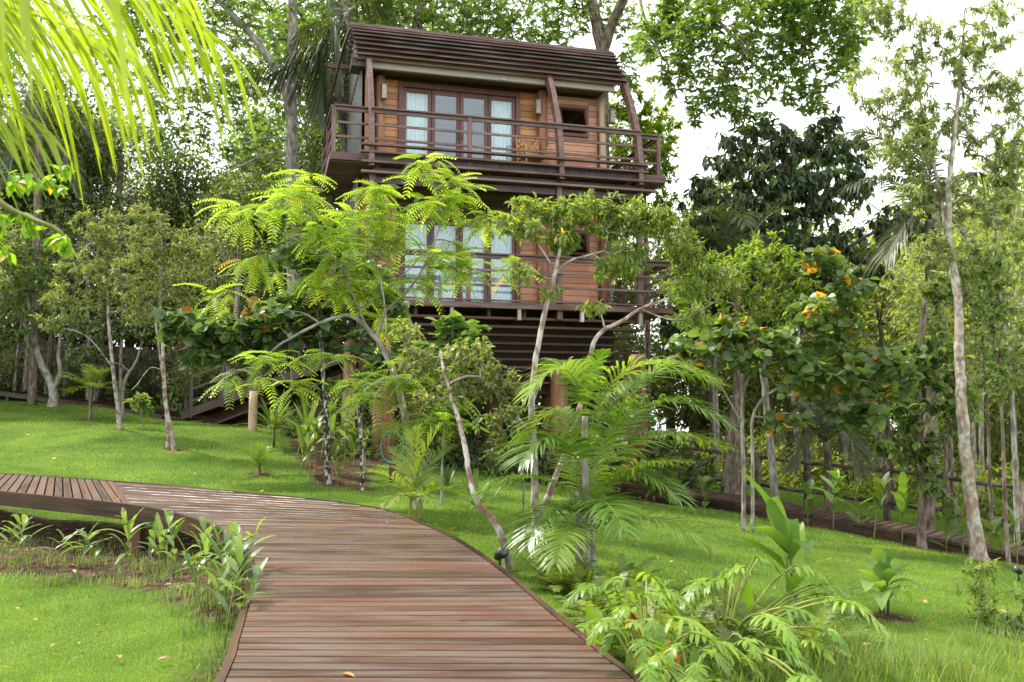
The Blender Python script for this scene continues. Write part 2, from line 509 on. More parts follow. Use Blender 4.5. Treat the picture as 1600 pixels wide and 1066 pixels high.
_W = np.linalg.solve(_A, np.concatenate([CP[:, 2], [0, 0, 0]]))
def gz(x, y):
    x = np.clip(np.asarray(x, dtype=float), -42, 52); y = np.clip(np.asarray(y, dtype=float), -4, 62)
    sh = x.shape
    q = np.stack([x.ravel(), y.ravel()], 1)
    out = np.empty(len(q))
    for i in range(0, len(q), 20000):
        c = q[i:i + 20000]
        d = np.linalg.norm(c[:, None] - CP[None, :, :2], axis=2)
        out[i:i + 20000] = _phi(d) @ _W[:_n] + _W[_n] + c @ _W[_n + 1:]
    return out.reshape(sh)
def G(u, Y, v=700):
    """ground point seen in column u at depth Y"""
    for _ in range(6):
        p = P(u, v, Y)
        z = float(gz(p[0], p[1]))
        # recompute v of ground point
        d = np.array([p[0], p[1], z]) - EYE
        f = d[1] * cos(PITCH) + d[2] * sin(PITCH)
        v = 533 - 1400 * (-d[1] * sin(PITCH) + d[2] * cos(PITCH)) / f
    return np.array([p[0], p[1], z])
def pix(p):
    d = np.asarray(p, dtype=float) - EYE
    f = d[1] * cos(PITCH) + d[2] * sin(PITCH)
    return 800 + 1400 * d[0] / f, 533 - 1400 * (-d[1] * sin(PITCH) + d[2] * cos(PITCH)) / f

# ---- boardwalk outline (plan), z of the walking surface
def bz(y): return 0.076 * (y - 4.5)
def on_board(u, v):
    d = ray(u, v)
    k = (bz(0) - EYE[2]) / (d[2] - 0.076 * d[1])
    return EYE + d * k
inner = [on_board(*a) for a in [(352, 1090), (362, 1040), (374, 1000), (388, 950), (398, 900), (394, 868), (372, 842), (330, 818), (280, 802), (230, 792), (160, 783), (100, 777), (0, 767), (-110, 757), (-240, 748)]]
outer = [on_board(*a) for a in [(1010, 1088), (938, 1022), (860, 958), (790, 898), (722, 850), (660, 819), (600, 797), (520, 784), (450, 776), (380, 770), (300, 762), (230, 756), (120, 748), (0, 740), (-110, 733), (-240, 727)]]
inner = np.array([[-1.10, -1.5, 0], [-1.16, 1.5, 0], [-1.27, 3.4, 0]] + [list(p) for p in inner[1:]])
outer = np.array([[0.72, -1.5, 0], [0.70, 1.0, 0], [0.66, 3.0, 0]] + [list(p) for p in outer])
def smooth_line(a, k=6):
    # catmull-rom
    out = []
    n = len(a)
    for i in range(n - 1):
        p0 = a[max(0, i - 1)]; p1 = a[i]; p2 = a[i + 1]; p3 = a[min(n - 1, i + 2)]
        for t in np.arange(k) / k:
            out.append(0.5 * ((2 * p1) + (-p0 + p2) * t + (2 * p0 - 5 * p1 + 4 * p2 - p3) * t * t + (-p0 + 3 * p1 - 3 * p2 + p3) * t ** 3))
    out.append(a[-1])
    return np.array(out)
inner_s = smooth_line(inner[:, :2]); outer_s = smooth_line(outer[:, :2])
def dist_poly(x, y, line):
    q = np.stack([np.ravel(x), np.ravel(y)], 1)
    best = np.full(len(q), 1e9)
    for a, b in zip(line[:-1], line[1:]):
        ab = b - a
        t = np.clip(((q - a) @ ab) / (ab @ ab + 1e-9), 0, 1)
        best = np.minimum(best, np.linalg.norm(q - (a + t[:, None] * ab), axis=1))
    return best.reshape(np.shape(x))
def inside(x, y, poly):
    x = np.ravel(x); y = np.ravel(y)
    c = np.zeros(len(x), dtype=bool)
    n = len(poly)
    for i in range(n):
        x1, y1 = poly[i]; x2, y2 = poly[(i + 1) % n]
        cond = ((y1 > y) != (y2 > y)) & (x < (x2 - x1) * (y - y1) / (y2 - y1 + 1e-12) + x1)
        c ^= cond
    return c
walk_poly = np.concatenate([inner_s, outer_s[::-1]])

def nfield(x, y, s, seed=0):
    r = np.array([mnoise.noise(Vector((a * s, b * s, seed))) for a, b in zip(np.ravel(x), np.ravel(y))])
    return r.reshape(np.shape(x))

# bed polygons drawn on the ground (x, y)
def gpoly(pts): return np.array([G(u, Y)[:2] for u, Y in pts])
bed_house = gpoly([(455, 19.5), (470, 16.5), (500, 14.8), (575, 14.4), (590, 17.5), (640, 19.6), (800, 20.6), (1000, 21.2), (1040, 22.5), (1000, 25), (600, 26), (440, 24)])
lawn_edge_in = np.array([on_board(0, 767)[:2] * [1, 1]])
strip_line = inner_s[(inner_s[:, 1] > 4.0)]
tree_soil = []   # (x, y, r)

# stretched grid
xs = np.concatenate([-np.geomspace(9, 220, 46)[::-1], np.arange(-8.85, 9.9, 0.15), np.geomspace(10, 220, 46)])
ys = np.concatenate([[-40, -20, -10, -6, -4, -2, 0], np.arange(1, 24, 0.15), np.geomspace(24.2, 260, 60)])
XX, YY = np.meshgrid(xs, ys)
def soil_amount(x, y):
    n1 = nfield(x, y, 2.2, 3.1) * 0.18 + nfield(x, y, 7, 5.5) * 0.08
    s = np.zeros(np.shape(x))
    # strip along / under the walk
    dl = dist_poly(x, y, strip_line)
    wd = np.where(y > 9.0, 1.15, np.where(y > 6.8, 0.55 + (y - 6.8) * 0.27, 0.30))
    s = np.maximum(s, np.clip((wd + n1 - dl) * 6, 0, 1))
    ib = inside(x, y, bed_house).reshape(np.shape(x))
    s = np.maximum(s, np.where(ib, 0.95, 0) * np.clip(1.5 + n1 * 5, 0, 1))
    # planting bank right of the walk
    do = dist_poly(x, y, outer_s[(outer_s[:, 1] > 2) & (outer_s[:, 1] < 6.6)])
    s = np.maximum(s, np.clip((0.42 + n1 * 1.5 - do) * 5, 0, 1))
    d = dist_poly(x, y, np.array([G(1330, 17.2)[:2], G(1620, 14.6)[:2]]))
    s = np.maximum(s, np.clip((0.4 + n1 * 1.5 - d) * 3, 0, 1) * 0.8)
    s = np.where(((y > 24) & (x > -6)) | (y > 29.5), np.where((x > 8) & (y < 60), np.maximum(s, 0.15 + n1), np.maximum(s, 0.55 + n1)), s)
    for (a, b, r) in tree_soil:
        s = np.maximum(s, np.clip((r + n1 * 0.8 - np.hypot(x - a, y - b)) * 7, 0, 1))
    return np.clip(s, 0, 1)
for u, Y, r in [(185, 20, .22), (274, 18, .35), (405, 15.5, .25), (140, 23.5, .25), (512, 14.9, .35), (565, 14.4, .3), (640, 10.2, .25), (795, 8.2, .15), (835, 9.3, .2),
                (915, 8.2, .4), (1380, 8.5, .33), (1530, 13.2, .3), (1215, 16.9, .25), (1000, 14, .5), (985, 19.2, .4), (80, 26, .4), (1160, 14.5, .15)]:
    g = G(u, Y); tree_soil.append((g[0], g[1], r))
ZZ = gz(XX, YY)
near = (np.abs(XX) < 14) & (YY < 26) & (YY > 0)
bump_n = np.zeros(XX.shape)
bump_n[near] = nfield(XX[near], YY[near], 0.9, 1.0) * 0.045 + nfield(XX[near], YY[near], 3.1, 2.0) * 0.015
bump_n[~near] = nfield(XX[~near], YY[~near], 0.12, 1.0) * 0.3
ZT = ZZ + bump_n
SO = soil_amount(XX, YY)
ny_, nx_ = XX.shape
ii = (np.arange(ny_ - 1)[:, None] * nx_ + np.arange(nx_ - 1)[None, :]).ravel()
tq = np.stack([ii, ii + 1, ii + nx_ + 1, ii + nx_], axis=1)
me = np_mesh('lawn', np.stack([XX.ravel(), YY.ravel(), ZT.ravel()], 1), [tq], rnd=SO.ravel(), smooth=True)
def ground_mat():
    m, nt, bs = mat_base('lawn_and_soil')
    at = N(nt, 'ShaderNodeAttribute', attribute_name='rnd')
    tco = N(nt, 'ShaderNodeTexCoord')
    n1 = N(nt, 'ShaderNodeTexNoise'); n1.inputs['Scale'].default_value = 1.1; n1.inputs['Detail'].default_value = 6
    n2 = N(nt, 'ShaderNodeTexNoise'); n2.inputs['Scale'].default_value = 55; n2.inputs['Detail'].default_value = 4
    n3 = N(nt, 'ShaderNodeTexNoise'); n3.inputs['Scale'].default_value = 9; n3.inputs['Detail'].default_value = 6
    for n in (n1, n2, n3): nt.links.new(tco.outputs['Object'], n.inputs['Vector'])
    g1 = ramp(nt, [(0.3, (0.065, 0.13, 0.02)), (0.7, (0.14, 0.21, 0.035))])
    g2 = ramp(nt, [(0.25, (0.45, 0.5, 0.4)), (0.75, (1.35, 1.35, 1.2))])
    g2b = 1
    s1 = ramp(nt, [(0.3, (0.022, 0.013, 0.008)), (0.52, (0.075, 0.043, 0.026)), (0.75, (0.19, 0.115, 0.07))])
    nt.links.new(n1.outputs['Fac'], g1.inputs[0]); nt.links.new(n2.outputs['Fac'], g2.inputs[0]); nt.links.new(n3.outputs['Fac'], s1.inputs[0])
    mu = N(nt, 'ShaderNodeMixRGB', blend_type='MULTIPLY'); mu.inputs[0].default_value = 1
    nt.links.new(g1.outputs[0], mu.inputs[1]); nt.links.new(g2.outputs[0], mu.inputs[2])
    mx = N(nt, 'ShaderNodeMixRGB')
    nt.links.new(at.outputs['Fac'], mx.inputs[0]); nt.links.new(mu.outputs[0], mx.inputs[1]); nt.links.new(s1.outputs[0], mx.inputs[2])
    nt.links.new(mx.outputs[0], bs.inputs['Base Color'])
    bs.inputs['Roughness'].default_value = 0.95
    bs.inputs['Specular IOR Level'].default_value = 0.1
    bp = N(nt, 'ShaderNodeBump'); bp.inputs['Strength'].default_value = 0.8; bp.inputs['Distance'].default_value = 0.04
    ad = N(nt, 'ShaderNodeMath', operation='ADD')
    nt.links.new(n2.outputs['Fac'], ad.inputs[0]); nt.links.new(n3.outputs['Fac'], ad.inputs[1])
    nt.links.new(ad.outputs[0], bp.inputs['Height']); nt.links.new(bp.outputs[0], bs.inputs['Normal'])
    return m
ground = link('ground', me, ground_mat())
tag(ground, kind='structure')

def gtop(x, y):
    """ground height with the small bumps"""
    z = gz(x, y)
    if np.ndim(x) == 0:
        return float(z)
    return z

# ------------------------------------------------------------------ grass blades
def scatter_grass(n, x0, x1, y0, y1, hmin, hmax, wd, seed, clump=0.0):
    r = np.random.default_rng(seed)
    x = r.uniform(x0, x1, n); y = y0 * (y1 / y0) ** r.uniform(0, 1, n)
    k = np.abs(x) < y * 0.60 + 0.3
    x, y = x[k], y[k]
    ix = np.clip(np.searchsorted(xs, x) - 1, 0, nx_ - 2); iy = np.clip(np.searchsorted(ys, y) - 1, 0, ny_ - 2)
    fx = (x - xs[ix]) / (xs[ix + 1] - xs[ix]); fy = (y - ys[iy]) / (ys[iy + 1] - ys[iy])
    def bil(A): return (A[iy, ix] * (1 - fx) + A[iy, ix + 1] * fx) * (1 - fy) + (A[iy + 1, ix] * (1 - fx) + A[iy + 1, ix + 1] * fx) * fy
    z = bil(ZT); s = bil(SO)
    keep = (r.uniform(0, 1, len(x)) > s * 1.15)
    w = inside(x, y, walk_poly)
    keep &= ~w
    x, y, z = x[keep], y[keep], z[keep]
    m = len(x)
    h = r.uniform(hmin, hmax, m); a = r.uniform(0, 2 * pi, m); ln = r.uniform(0.1, 0.9, m)
    b = r.uniform(0, 2 * pi, m)
    base = np.stack([x, y, z - 0.005], 1)
    side = np.stack([np.cos(a), np.sin(a), np.zeros(m)], 1) * (wd / 2 * (0.7 + 0.6 * r.uniform(0, 1, m)))[:, None]
    lean = np.stack([np.cos(b) * ln, np.sin(b) * ln, np.ones(m)], 1) * h[:, None]
    V = np.stack([base - side, base + side, base + lean], 1).reshape(-1, 3)
    F = np.arange(3 * m).reshape(-1, 3)
    pn = nfield(x, y, 0.55, 9.0) * 0.9 + nfield(x, y, 2.1, 4.0) * 0.45
    tone = np.clip(0.45 + pn + r.normal(0, 0.2, m), 0, 0.96)
    h = h * (1 + 0.9 * np.clip(nfield(x, y, 1.4, 12.0), -.4, .6))
    dry = r.uniform(0, 1, m) > 0.985
    tone[dry] = 0.99
    return V, F, np.repeat(tone, 3)
Gs = [scatter_grass(230000, -5.5, 6, 3.8, 8.5, 0.016, 0.046, 0.005, 1),
      scatter_grass(200000, -9, 9, 8.5, 14, 0.018, 0.048, 0.008, 2),
      scatter_grass(150000, -15, 14, 14, 27, 0.02, 0.055, 0.014, 3)]
V = np.concatenate([g[0] for g in Gs]); R_ = np.concatenate([g[2] for g in Gs])
F = np.arange(len(V)).reshape(-1, 3)
grass = link('grass', np_mesh('grass', V, [F], rnd=R_), LM['grass'])
tag(grass, 'short bright green turf covering the sloping lawns', 'grass', kind='stuff')

# ------------------------------------------------------------------ boardwalk
def cross_x(line, y, first=True):
    """x of a plan polyline at height y (first crossing from the near end)"""
    for a, b in zip(line[:-1], line[1:]):
        if (a[1] - y) * (b[1] - y) <= 0 and a[1] != b[1]:
            t = (y - a[1]) / (b[1] - a[1])
            return a[0] + t * (b[0] - a[0])
    return None
def seg_hit(line, p, d):
    """parameter along p + k d where it meets the polyline"""
    best = []
    for a, b in zip(line[:-1], line[1:]):
        e = b - a
        den = d[0] * e[1] - d[1] * e[0]
        if abs(den) < 1e-9: continue
        k = ((a[0] - p[0]) * e[1] - (a[1] - p[1]) * e[0]) / den
        t = ((a[0] - p[0]) * d[1] - (a[1] - p[1]) * d[0]) / den
        if -1e-6 <= t <= 1 + 1e-6: best.append(k)
    return best
wx, wy, _ = on_board(215, 765)
walk = thing('curved_boardwalk', (0, 4.5, 0), 'wide curving garden boardwalk of reddish grey planks with a dark raised edge', 'boardwalk')
OFF = np.array([0, 4.5, 0])
mit_in = on_board(205, 789)[:2]; mit_out = on_board(178, 752)[:2]
mit_line = np.array([mit_in + (mit_in - mit_out) * 0.3, mit_out + (mit_out - mit_in) * 0.3])
dk = MB()
TH = 0.035
def plank(c4, rnd=None):
    """c4: four plan corners (near-left, near-right, far-right, far-left)"""
    c4 = np.asarray(c4)
    up = np.array([[x, y, bz(y)] for x, y in c4]); dn = up - [0, 0, TH]
    V = np.concatenate([up, dn]) - OFF
    L0 = np.linalg.norm(c4[1] - c4[0]); W0 = np.linalg.norm(c4[3] - c4[0])
    o = np.array([random.random() * 40, random.random() * 40, random.random() * 40])
    g = np.array([[0, 0, 0], [L0, 0, 0], [L0, W0, 0], [0, W0, 0], [0, 0, TH], [L0, 0, TH], [L0, W0, TH], [0, W0, TH]]) + o
    Q = [[0, 1, 2, 3], [4, 7, 6, 5], [0, 4, 5, 1], [1, 5, 6, 2], [2, 6, 7, 3], [3, 7, 4, 0]]
    dk.add(V, Q, gc=g, rnd=rnd)
BW, GAP = 0.084, 0.020
def slope_at(q): 
    t = min(1, max(0, (q - 7.6) / 3.2))
    return -0.42 * t * t * (3 - 2 * t) + 0.02 * sin(q * 2.3) * (1 if q > 5 else 0.5)
q = -1.4
XC = -1.4
while q < 12.0:
    w0 = BW
    ls = []
    for qq in (q, q + w0):
        sl = slope_at(qq)
        d = np.array([1.0, sl]); p = np.array([XC, qq])
        ki = [k for k in seg_hit(inner_s, p, d) if k < 0.9]
        km = seg_hit(mit_line, p, d)
        ko = [k for k in seg_hit(outer_s, p, d)]
        left = None
        cand = [k for k in ki + km if k < 0.6]
        # leftmost bound: nearest bound to the left of p
        if cand: left = max(cand)
        right = [k for k in ko if left is None or k > left + 0.05]
        right = min(right) if right else None
        ls.append((p, d, left, right))
    if all(l[2] is not None and l[3] is not None for l in ls):
        (p0, d0, a0, b0), (p1, d1, a1, b1) = ls
        # split boards into 1-2 lengths
        cut = None
        r0 = random.random()
        if cut is None:
            plank([p0 + d0 * a0, p0 + d0 * b0, p1 + d1 * b1, p1 + d1 * a1], r0)
        else:
            m0 = a0 + (b0 - a0) * cut; m1 = a1 + (b1 - a1) * cut
            plank([p0 + d0 * a0, p0 + d0 * (m0 - .002), p1 + d1 * (m1 - .002), p1 + d1 * a1], r0)
            plank([p0 + d0 * (m0 + .002), p0 + d0 * b0, p1 + d1 * b1, p1 + d1 * (m1 + .002)], random.random())
    q += w0 + GAP
# left arm: planks across the path
li = inner_s[np.argmin(np.linalg.norm(inner_s - mit_in, axis=1)):]
lo = outer_s[np.argmin(np.linalg.norm(outer_s - mit_out, axis=1)):]
def resample(line, n):
    L = np.concatenate([[0], np.cumsum(np.linalg.norm(np.diff(line, axis=0), axis=1))])
    t = np.linspace(0, L[-1], n)
    return np.stack([np.interp(t, L, line[:, 0]), np.interp(t, L, line[:, 1])], 1)
nb = 31
ri = resample(li, nb * 12 + 1); lo = lo[:int(len(lo) * 0.86)]; ro = resample(lo, nb * 12 + 1)
for i in range(nb):
    a, b = i * 12 + 1, i * 12 + 11
    plank([ri[b], ro[b], ro[a], ri[a]], random.random())
dk.build('deck_boards', M['deck'], walk, bevel=0.004)
def edge_beam(line, h, th, drop, out_sign):
    mb = MB()
    n = len(line)
    T = np.gradient(line, axis=0); T /= np.linalg.norm(T, axis=1)[:, None]
    Nn = np.stack([T[:, 1], -T[:, 0]], 1) * out_sign
    a = line + Nn * 0.003; b = line + Nn * (0.003 + th)
    za = bz(line[:, 1])
    ring = [np.column_stack([a, za + drop]), np.column_stack([b, za + drop]), np.column_stack([b, za + drop - h]), np.column_stack([a, za + drop - h])]
    V = np.stack(ring, 1).reshape(-1, 3) - OFF
    Q = []
    for i in range(n - 1):
        for j in range(4):
            k = (j + 1) % 4
            Q.append([i * 4 + j, i * 4 + k, (i + 1) * 4 + k, (i + 1) * 4 + j])
    L = np.concatenate([[0], np.cumsum(np.linalg.norm(np.diff(line, axis=0), axis=1))])
    g = np.stack([np.repeat(L, 4), np.tile([0, th, th, 0], n), np.tile([0, 0, h, h], n)], 1) + 3.3
    seg = np.floor(L / 2.6) * 0.37 % 1.0
    mb.add(V, Q, gc=g, rnd=np.repeat(seg, 4))
    return mb
edge_beam(inner_s, 0.165, 0.045, 0.004, -1).build('inner_edge_beam', M['fascia'], walk)
edge_beam(outer_s, 0.13, 0.04, 0.004, 1).build('outer_edge_beam', M['fascia'], walk)
for (u, v, du) in [(196, 786, .0), (392, 880, 0), (60, 774, 0), (380, 975, 0)]:
    p = on_board(u, v)
    T = min(range(len(inner_s)), key=lambda i: np.hypot(*(inner_s[i] - p[:2])))
    t = inner_s[min(T + 1, len(inner_s) - 1)] - inner_s[max(T - 1, 0)]; t = t / np.linalg.norm(t)
    nrm = np.array([t[1], -t[0]])
    for sgn, dd in ((0, 0.16), (1, 1.05)):
        q_ = inner_s[T] + nrm * dd
        zt = bz(q_[1]) - TH - 0.005
        zg = float(gz(q_[0], q_[1])) - 0.2
        if u in (60,): continue
        mb = MB()
        mb.box((q_[0], q_[1] - 4.5, (zt - 0.14 + zg) / 2), (0.14, 0.14, zt - 0.14 - zg))
        if sgn == 0:
            mb.bar((q_[0] - nrm[0] * .1, q_[1] - 4.5 - nrm[1] * .1, zt - 0.07), (q_[0] + nrm[0] * 1.1, q_[1] - 4.5 + nrm[1] * 1.1, bz(q_[1] + nrm[1]) - TH - .075), 0.12, 0.13)
        mb.build('support_post', M['frame'], walk, bevel=0.006)
# joists
jb = MB()
for off in (0.35, 0.95):
    T = np.gradient(inner_s, axis=0); T /= np.linalg.norm(T, axis=1)[:, None]
    nn = np.stack([T[:, 1], -T[:, 0]], 1)
    ln = inner_s + nn * off
    for a, b in zip(ln[:-1:3], ln[3::3]):
        jb.bar((a[0], a[1] - 4.5, bz(a[1]) - TH - 0.075), (b[0], b[1] - 4.5, bz(b[1]) - TH - 0.075), 0.05, 0.13)
jb.build('joists', M['black'], walk)

# ------------------------------------------------------------------ treehouse
HA = radians(15)
HO = np.array([-2.79, 18.0, 0.0])
house = thing('tree_house', HO, 'two storey wooden tree house on log stilts with slatted dark roof and railed balconies', 'house', rz=HA)
def hl(x, y):   # world -> local
    d = np.array([x, y]) - HO[:2]
    return d[0] * cos(HA) + d[1] * sin(HA), -d[0] * sin(HA) + d[1] * cos(HA)
def hw(s, t):
    return HO[0] + s * cos(HA) - t * sin(HA), HO[1] + s * sin(HA) + t * cos(HA)
D2, D1 = 6.74, 3.72
# --- storeys
def storey(zf, ztop, wallmat_r, upper):
    WT = 1.62
    # floor slab
    mb = MB()
    nbd = 12
    for i in range(nbd):
        t0 = 0.02 + i * 0.135
        mb.box((2.9, t0 + 0.065, zf - 0.02), (6.0, 0.125, 0.04))
    mb.build('deck_floor', M['rail'], house)
    mb = MB()
    mb.box((2.85, 3.1, zf - 0.075), (5.4, 6.0 - 0.2, 0.06))
    for i in range(8):
        mb.box((0.1 + i * 0.78, 2.9, zf - 0.19), (0.07, 5.4, 0.16))
    mb.build('floor_structure', M['soffit'], house)
    # front wall boards
    def boards(name, s0, s1, z0, z1, mat):
        b = MB()
        z = z0
        while z < z1 - 0.01:
            h = min(0.142, z1 - z)
            b.box(((s0 + s1) / 2, WT + 0.02, z + h / 2), (s1 - s0, 0.03, h - 0.006))
            z += 0.145
        b.box(((s0 + s1) / 2, WT + 0.05, (z0 + z1) / 2), (s1 - s0, 0.02, z1 - z0))
        b.build(name, mat, house, bevel=0.003)
    dl, dr, dtop = 0.66, 3.50, zf + 2.13
    boards('wall', 0.12, dl, zf, ztop, M['wall'] if upper else M['wallr'])
    boards('wall', dr, 4.02, zf, ztop, M['wall'] if upper else M['wallr'])
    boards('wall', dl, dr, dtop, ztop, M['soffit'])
    wl, wr, wb, wt = 4.38, 5.20, zf + 1.22, zf + 1.98
    boards('wall', 4.02, wl, zf, ztop, M['wallr'])
    boards('wall', wr, 5.42, zf, ztop, M['wallr'])
    boards('wall', wl, wr, zf, wb, M['wallr'])
    boards('wall', wl, wr, wt, ztop, M['wallr'])
    # french doors : four leaves
    fr = MB()
    fr.box(((dl + dr) / 2, WT - 0.02, dtop - 0.05), (dr - dl, 0.12, 0.10))
    fr.box((dl + 0.05, WT - 0.02, (zf + dtop - 0.1) / 2), (0.10, 0.12, dtop - 0.1 - zf))
    fr.box((dr - 0.05, WT - 0.02, (zf + dtop - 0.1) / 2), (0.10, 0.12, dtop - 0.1 - zf))
    dframe = fr.build('door_frame', M['frame'], house, bevel=0.004)
    W4 = (dr - dl - 0.2) / 4
    for i in range(4):
        a = dl + 0.1 + i * W4; b = a + W4
        lf = MB()
        zt = dtop - 0.1
        st = 0.085
        lf.box((a + st / 2 + .003, WT, (zf + zt) / 2), (st - .006, 0.045, zt - zf - .01))
        lf.box((b - st / 2 - .003, WT, (zf + zt) / 2), (st - .006, 0.045, zt - zf - .01))
        lf.box(((a + b) / 2, WT, zt - 0.055), (W4 - 2 * st, 0.043, 0.10))
        lf.box(((a + b) / 2, WT, zf + 0.09), (W4 - 2 * st, 0.043, 0.17))
        d = lf.build('door', M['frame'], house, bevel=0.003)
        g = MB(); g.box(((a + b) / 2, WT, (zf + 0.17 + zt - 0.10) / 2), (W4 - 2 * st, 0.006, zt - 0.27 - zf))
        g.build('pane', M['glass'], d)
        if i in (1, 2):
            h = MB()
            hx = b - 0.045 if i == 1 else a + 0.045
            h.tube([(hx, WT - 0.03, zf + 0.92), (hx, WT - 0.07, zf + 0.94), (hx, WT - 0.07, zf + 1.10), (hx, WT - 0.03, zf + 1.12)], 0.009, 6)
            h.build('handle', M['blackmetal'], d)
        if i in (0, 3) or not upper:
            n = 90
            x = np.linspace(a + 0.01, b - 0.01, n)
            y = WT + 0.14 + 0.03 * np.sin(x * 2 * pi / 0.085 + np.sin(x * 9)) + 0.01 * np.sin(x * 14)
            c = MB()
            c.strip(np.column_stack([x, y, np.full(n, zf + 0.03)]), np.column_stack([x, y * 1.0, np.full(n, zt - 0.04)]))
            c.build('curtain', M['curtain'], house, smooth=True)
    # window
    wf = MB()
    for (c, s_) in [(((wl + wr) / 2, WT - 0.01, wt - 0.04), (wr - wl, 0.1, 0.08)), (((wl + wr) / 2, WT - 0.01, wb + 0.04), (wr - wl, 0.1, 0.08)),
                    ((wl + 0.035, WT - 0.01, (wb + wt) / 2), (0.07, 0.1, wt - wb - 0.16)), ((wr - 0.035, WT - 0.01, (wb + wt) / 2), (0.07, 0.1, wt - wb - 0.16))]:
        wf.box(c, s_)
    wdw = wf.build('window', M['frame'], house, bevel=0.004)
    ta = radians(24); hh_ = wt - wb - 0.17; ca_, sa_ = cos(ta), sin(ta)
    Rt = np.array([[1, 0, 0], [0, ca_, -sa_], [0, sa_, ca_]]).T
    g = MB(); g.box(((wl + wr) / 2, WT - 0.02 - sa_ * hh_ / 2, wt - 0.08 - ca_ * hh_ / 2), (wr - wl - 0.24, 0.006, hh_ - 0.1), Rt.T @ np.eye(3) if False else np.array([[1, 0, 0], [0, ca_, sa_], [0, -sa_, ca_]]))
    sh = MB()
    for (dx_, w_, dz_, h_) in [(0, wr - wl - .15, hh_ / 2 - .025, .05), (0, wr - wl - .15, -hh_ / 2 + .025, .05), (-(wr - wl) / 2 + .1, .05, 0, hh_ - .1), ((wr - wl) / 2 - .1, .05, 0, hh_ - .1)]:
        sh.box(((wl + wr) / 2 + dx_, WT - 0.02 - sa_ * (hh_ / 2 - dz_), wt - 0.08 - ca_ * (hh_ / 2 - dz_)), (w_, 0.035, h_), np.array([[1, 0, 0], [0, ca_, sa_], [0, -sa_, ca_]]))
    sh.build('sash', M['frame'], wdw)
    g.build('pane', M['glass'], wdw)
    # logs at the wall corners
    for (s_, r, m, nm) in [(0.24, 0.105, 'log', 'log_column'), (4.02, 0.13, 'log', 'log_column'), (5.52, 0.085, 'palelog' if upper else 'log', 'log_column')]:
        lb = MB()
        zz = np.linspace(zf, ztop, 7)
        lb.tube(np.column_stack([s_ + 0.01 * np.sin(zz * 2), np.full(7, WT - 0.13), zz]), r * (1 + 0.03 * np.sin(zz * 3)), 14)
        lb.build(nm, M[m], house, smooth=True)
    # interior box
    ib = MB()
    ib.box((2.8, 5.3, (zf + ztop) / 2), (5.3, 0.06, ztop - zf - .01))
    ib.box((5.44, 3.5, (zf + ztop) / 2), (0.05, 3.6, ztop - zf - .01))
    ib.box((4.02, 3.5, (zf + ztop) / 2), (0.05, 3.5, ztop - zf - .02))
    ib.build('inner_wall', M['wallr'], house)
    # wall lamps
    for s_, t_, z_ in ([(0.30, 1.30, ztop - 0.42), (3.86, 1.30, ztop - 0.45), (5.75, 1.45, ztop - 0.45)]):
        l = MB()
        l.box((s_, t_, z_), (0.11, 0.13, 0.30))
        l.box((s_, t_, z_ + 0.16), (0.14, 0.16, 0.02))
        l.box((s_, t_, z_ - 0.16), (0.14, 0.16, 0.02))
        l.build('wall_lamp', M['steel'], house, bevel=0.006)
storey(D2, 8.93, M['wall'], True)
storey(D1, 6.50, M['wallr'], False)

# --- left end wall: corrugated sheet
def corrug(s_, t0, t1, zb, ztf, name='side_wall'):
    n = int((t1 - t0) / 0.03)
    t = np.linspace(t0, t1, n)
    ss = s_ + 0.045 * np.sin(t * 2 * pi / 0.33)
    c = MB()
    c.strip(np.column_stack([ss, t, np.full(n, zb)]), np.column_stack([ss, t, ztf(t)]))
    c.build(name, M['metal'], house, smooth=True)
def arch(a):
    """roof arch, a = 0 front eave, 1 = ridge, 2 = rear foot -> (t, z)"""
    if a <= 1:
        return 0.82 + 1.75 * a, 9.10 + 1.38 * sin(a * 1.2) / sin(1.2)
    b = a - 1
    return 2.57 + 2.9 * sin(b * pi / 2), 10.48 - 3.4 * (1 - cos(b * pi / 2)) 
tt = np.array([arch(a) for a in np.linspace(0, 2, 60)])
corrug(-0.20, 1.15, 5.3, D2, lambda t: np.interp(t, tt[:, 0], tt[:, 1]) - 0.10)
corrug(-0.26, 1.15, 5.3, D1, lambda t: np.full(len(t), 6.5))
mb = MB()
mb.box((-0.06, 1.18, (D2 + 8.9) / 2), (0.14, 0.06, 8.9 - D2)); mb.box((-0.1, 1.18, (D1 + 6.5) / 2), (0.14, 0.06, 6.5 - D1))
mb.build('wall_trim', M['log'], house)

# --- roof
rf = MB()
for k in range(10):
    a = k / 9
    t, z = arch(a)
    t2, z2 = arch(min(1.0, a + 0.06))
    ang = atan2(z2 - z, t2 - t) if a < 0.95 else 0.1
    sr = 5.88 + 0.28 * a
    ca, sa = cos(ang - 0.55), sin(ang - 0.55)
    Rm = np.array([[1, 0, 0], [0, ca, -sa], [0, sa, ca]])
    rf.box(((sr - 0.38) / 2, t, z + 0.03), (sr + 0.38, 0.175, 0.032), Rm)
    rf.box(((sr - 0.36) / 2, t + 0.05, z - 0.03), (sr + 0.30, 0.035, 0.09))
roof = rf.build('roof', M['roof'], house, bevel=0.003)
rr = MB()
aa = np.linspace(0.02, 2, 40)
tz = np.array([arch(a) for a in aa])
for j in range(len(aa) - 1):
    t, z = tz[j]; t2, z2 = tz[j + 1]
    rr.bar((2.8, t, z - 0.07), (2.8, t2, z2 - 0.07), 5.9, 0.03, up=(0, 0, 1), ext=0.0)
rr.build('sheathing', M['black'], roof)
rs = MB()
for k in range(26):
    a = 1.03 + k * 0.037
    t, z = arch(a)
    rs.box((2.85, t, z), (6.35, 0.10, 0.05))
    if k % 5 == 3 and k > 6: rs.box((-0.52, t, z), (0.55, 0.08, 0.12))
rs.build('rear_slats', M['roof'], roof)
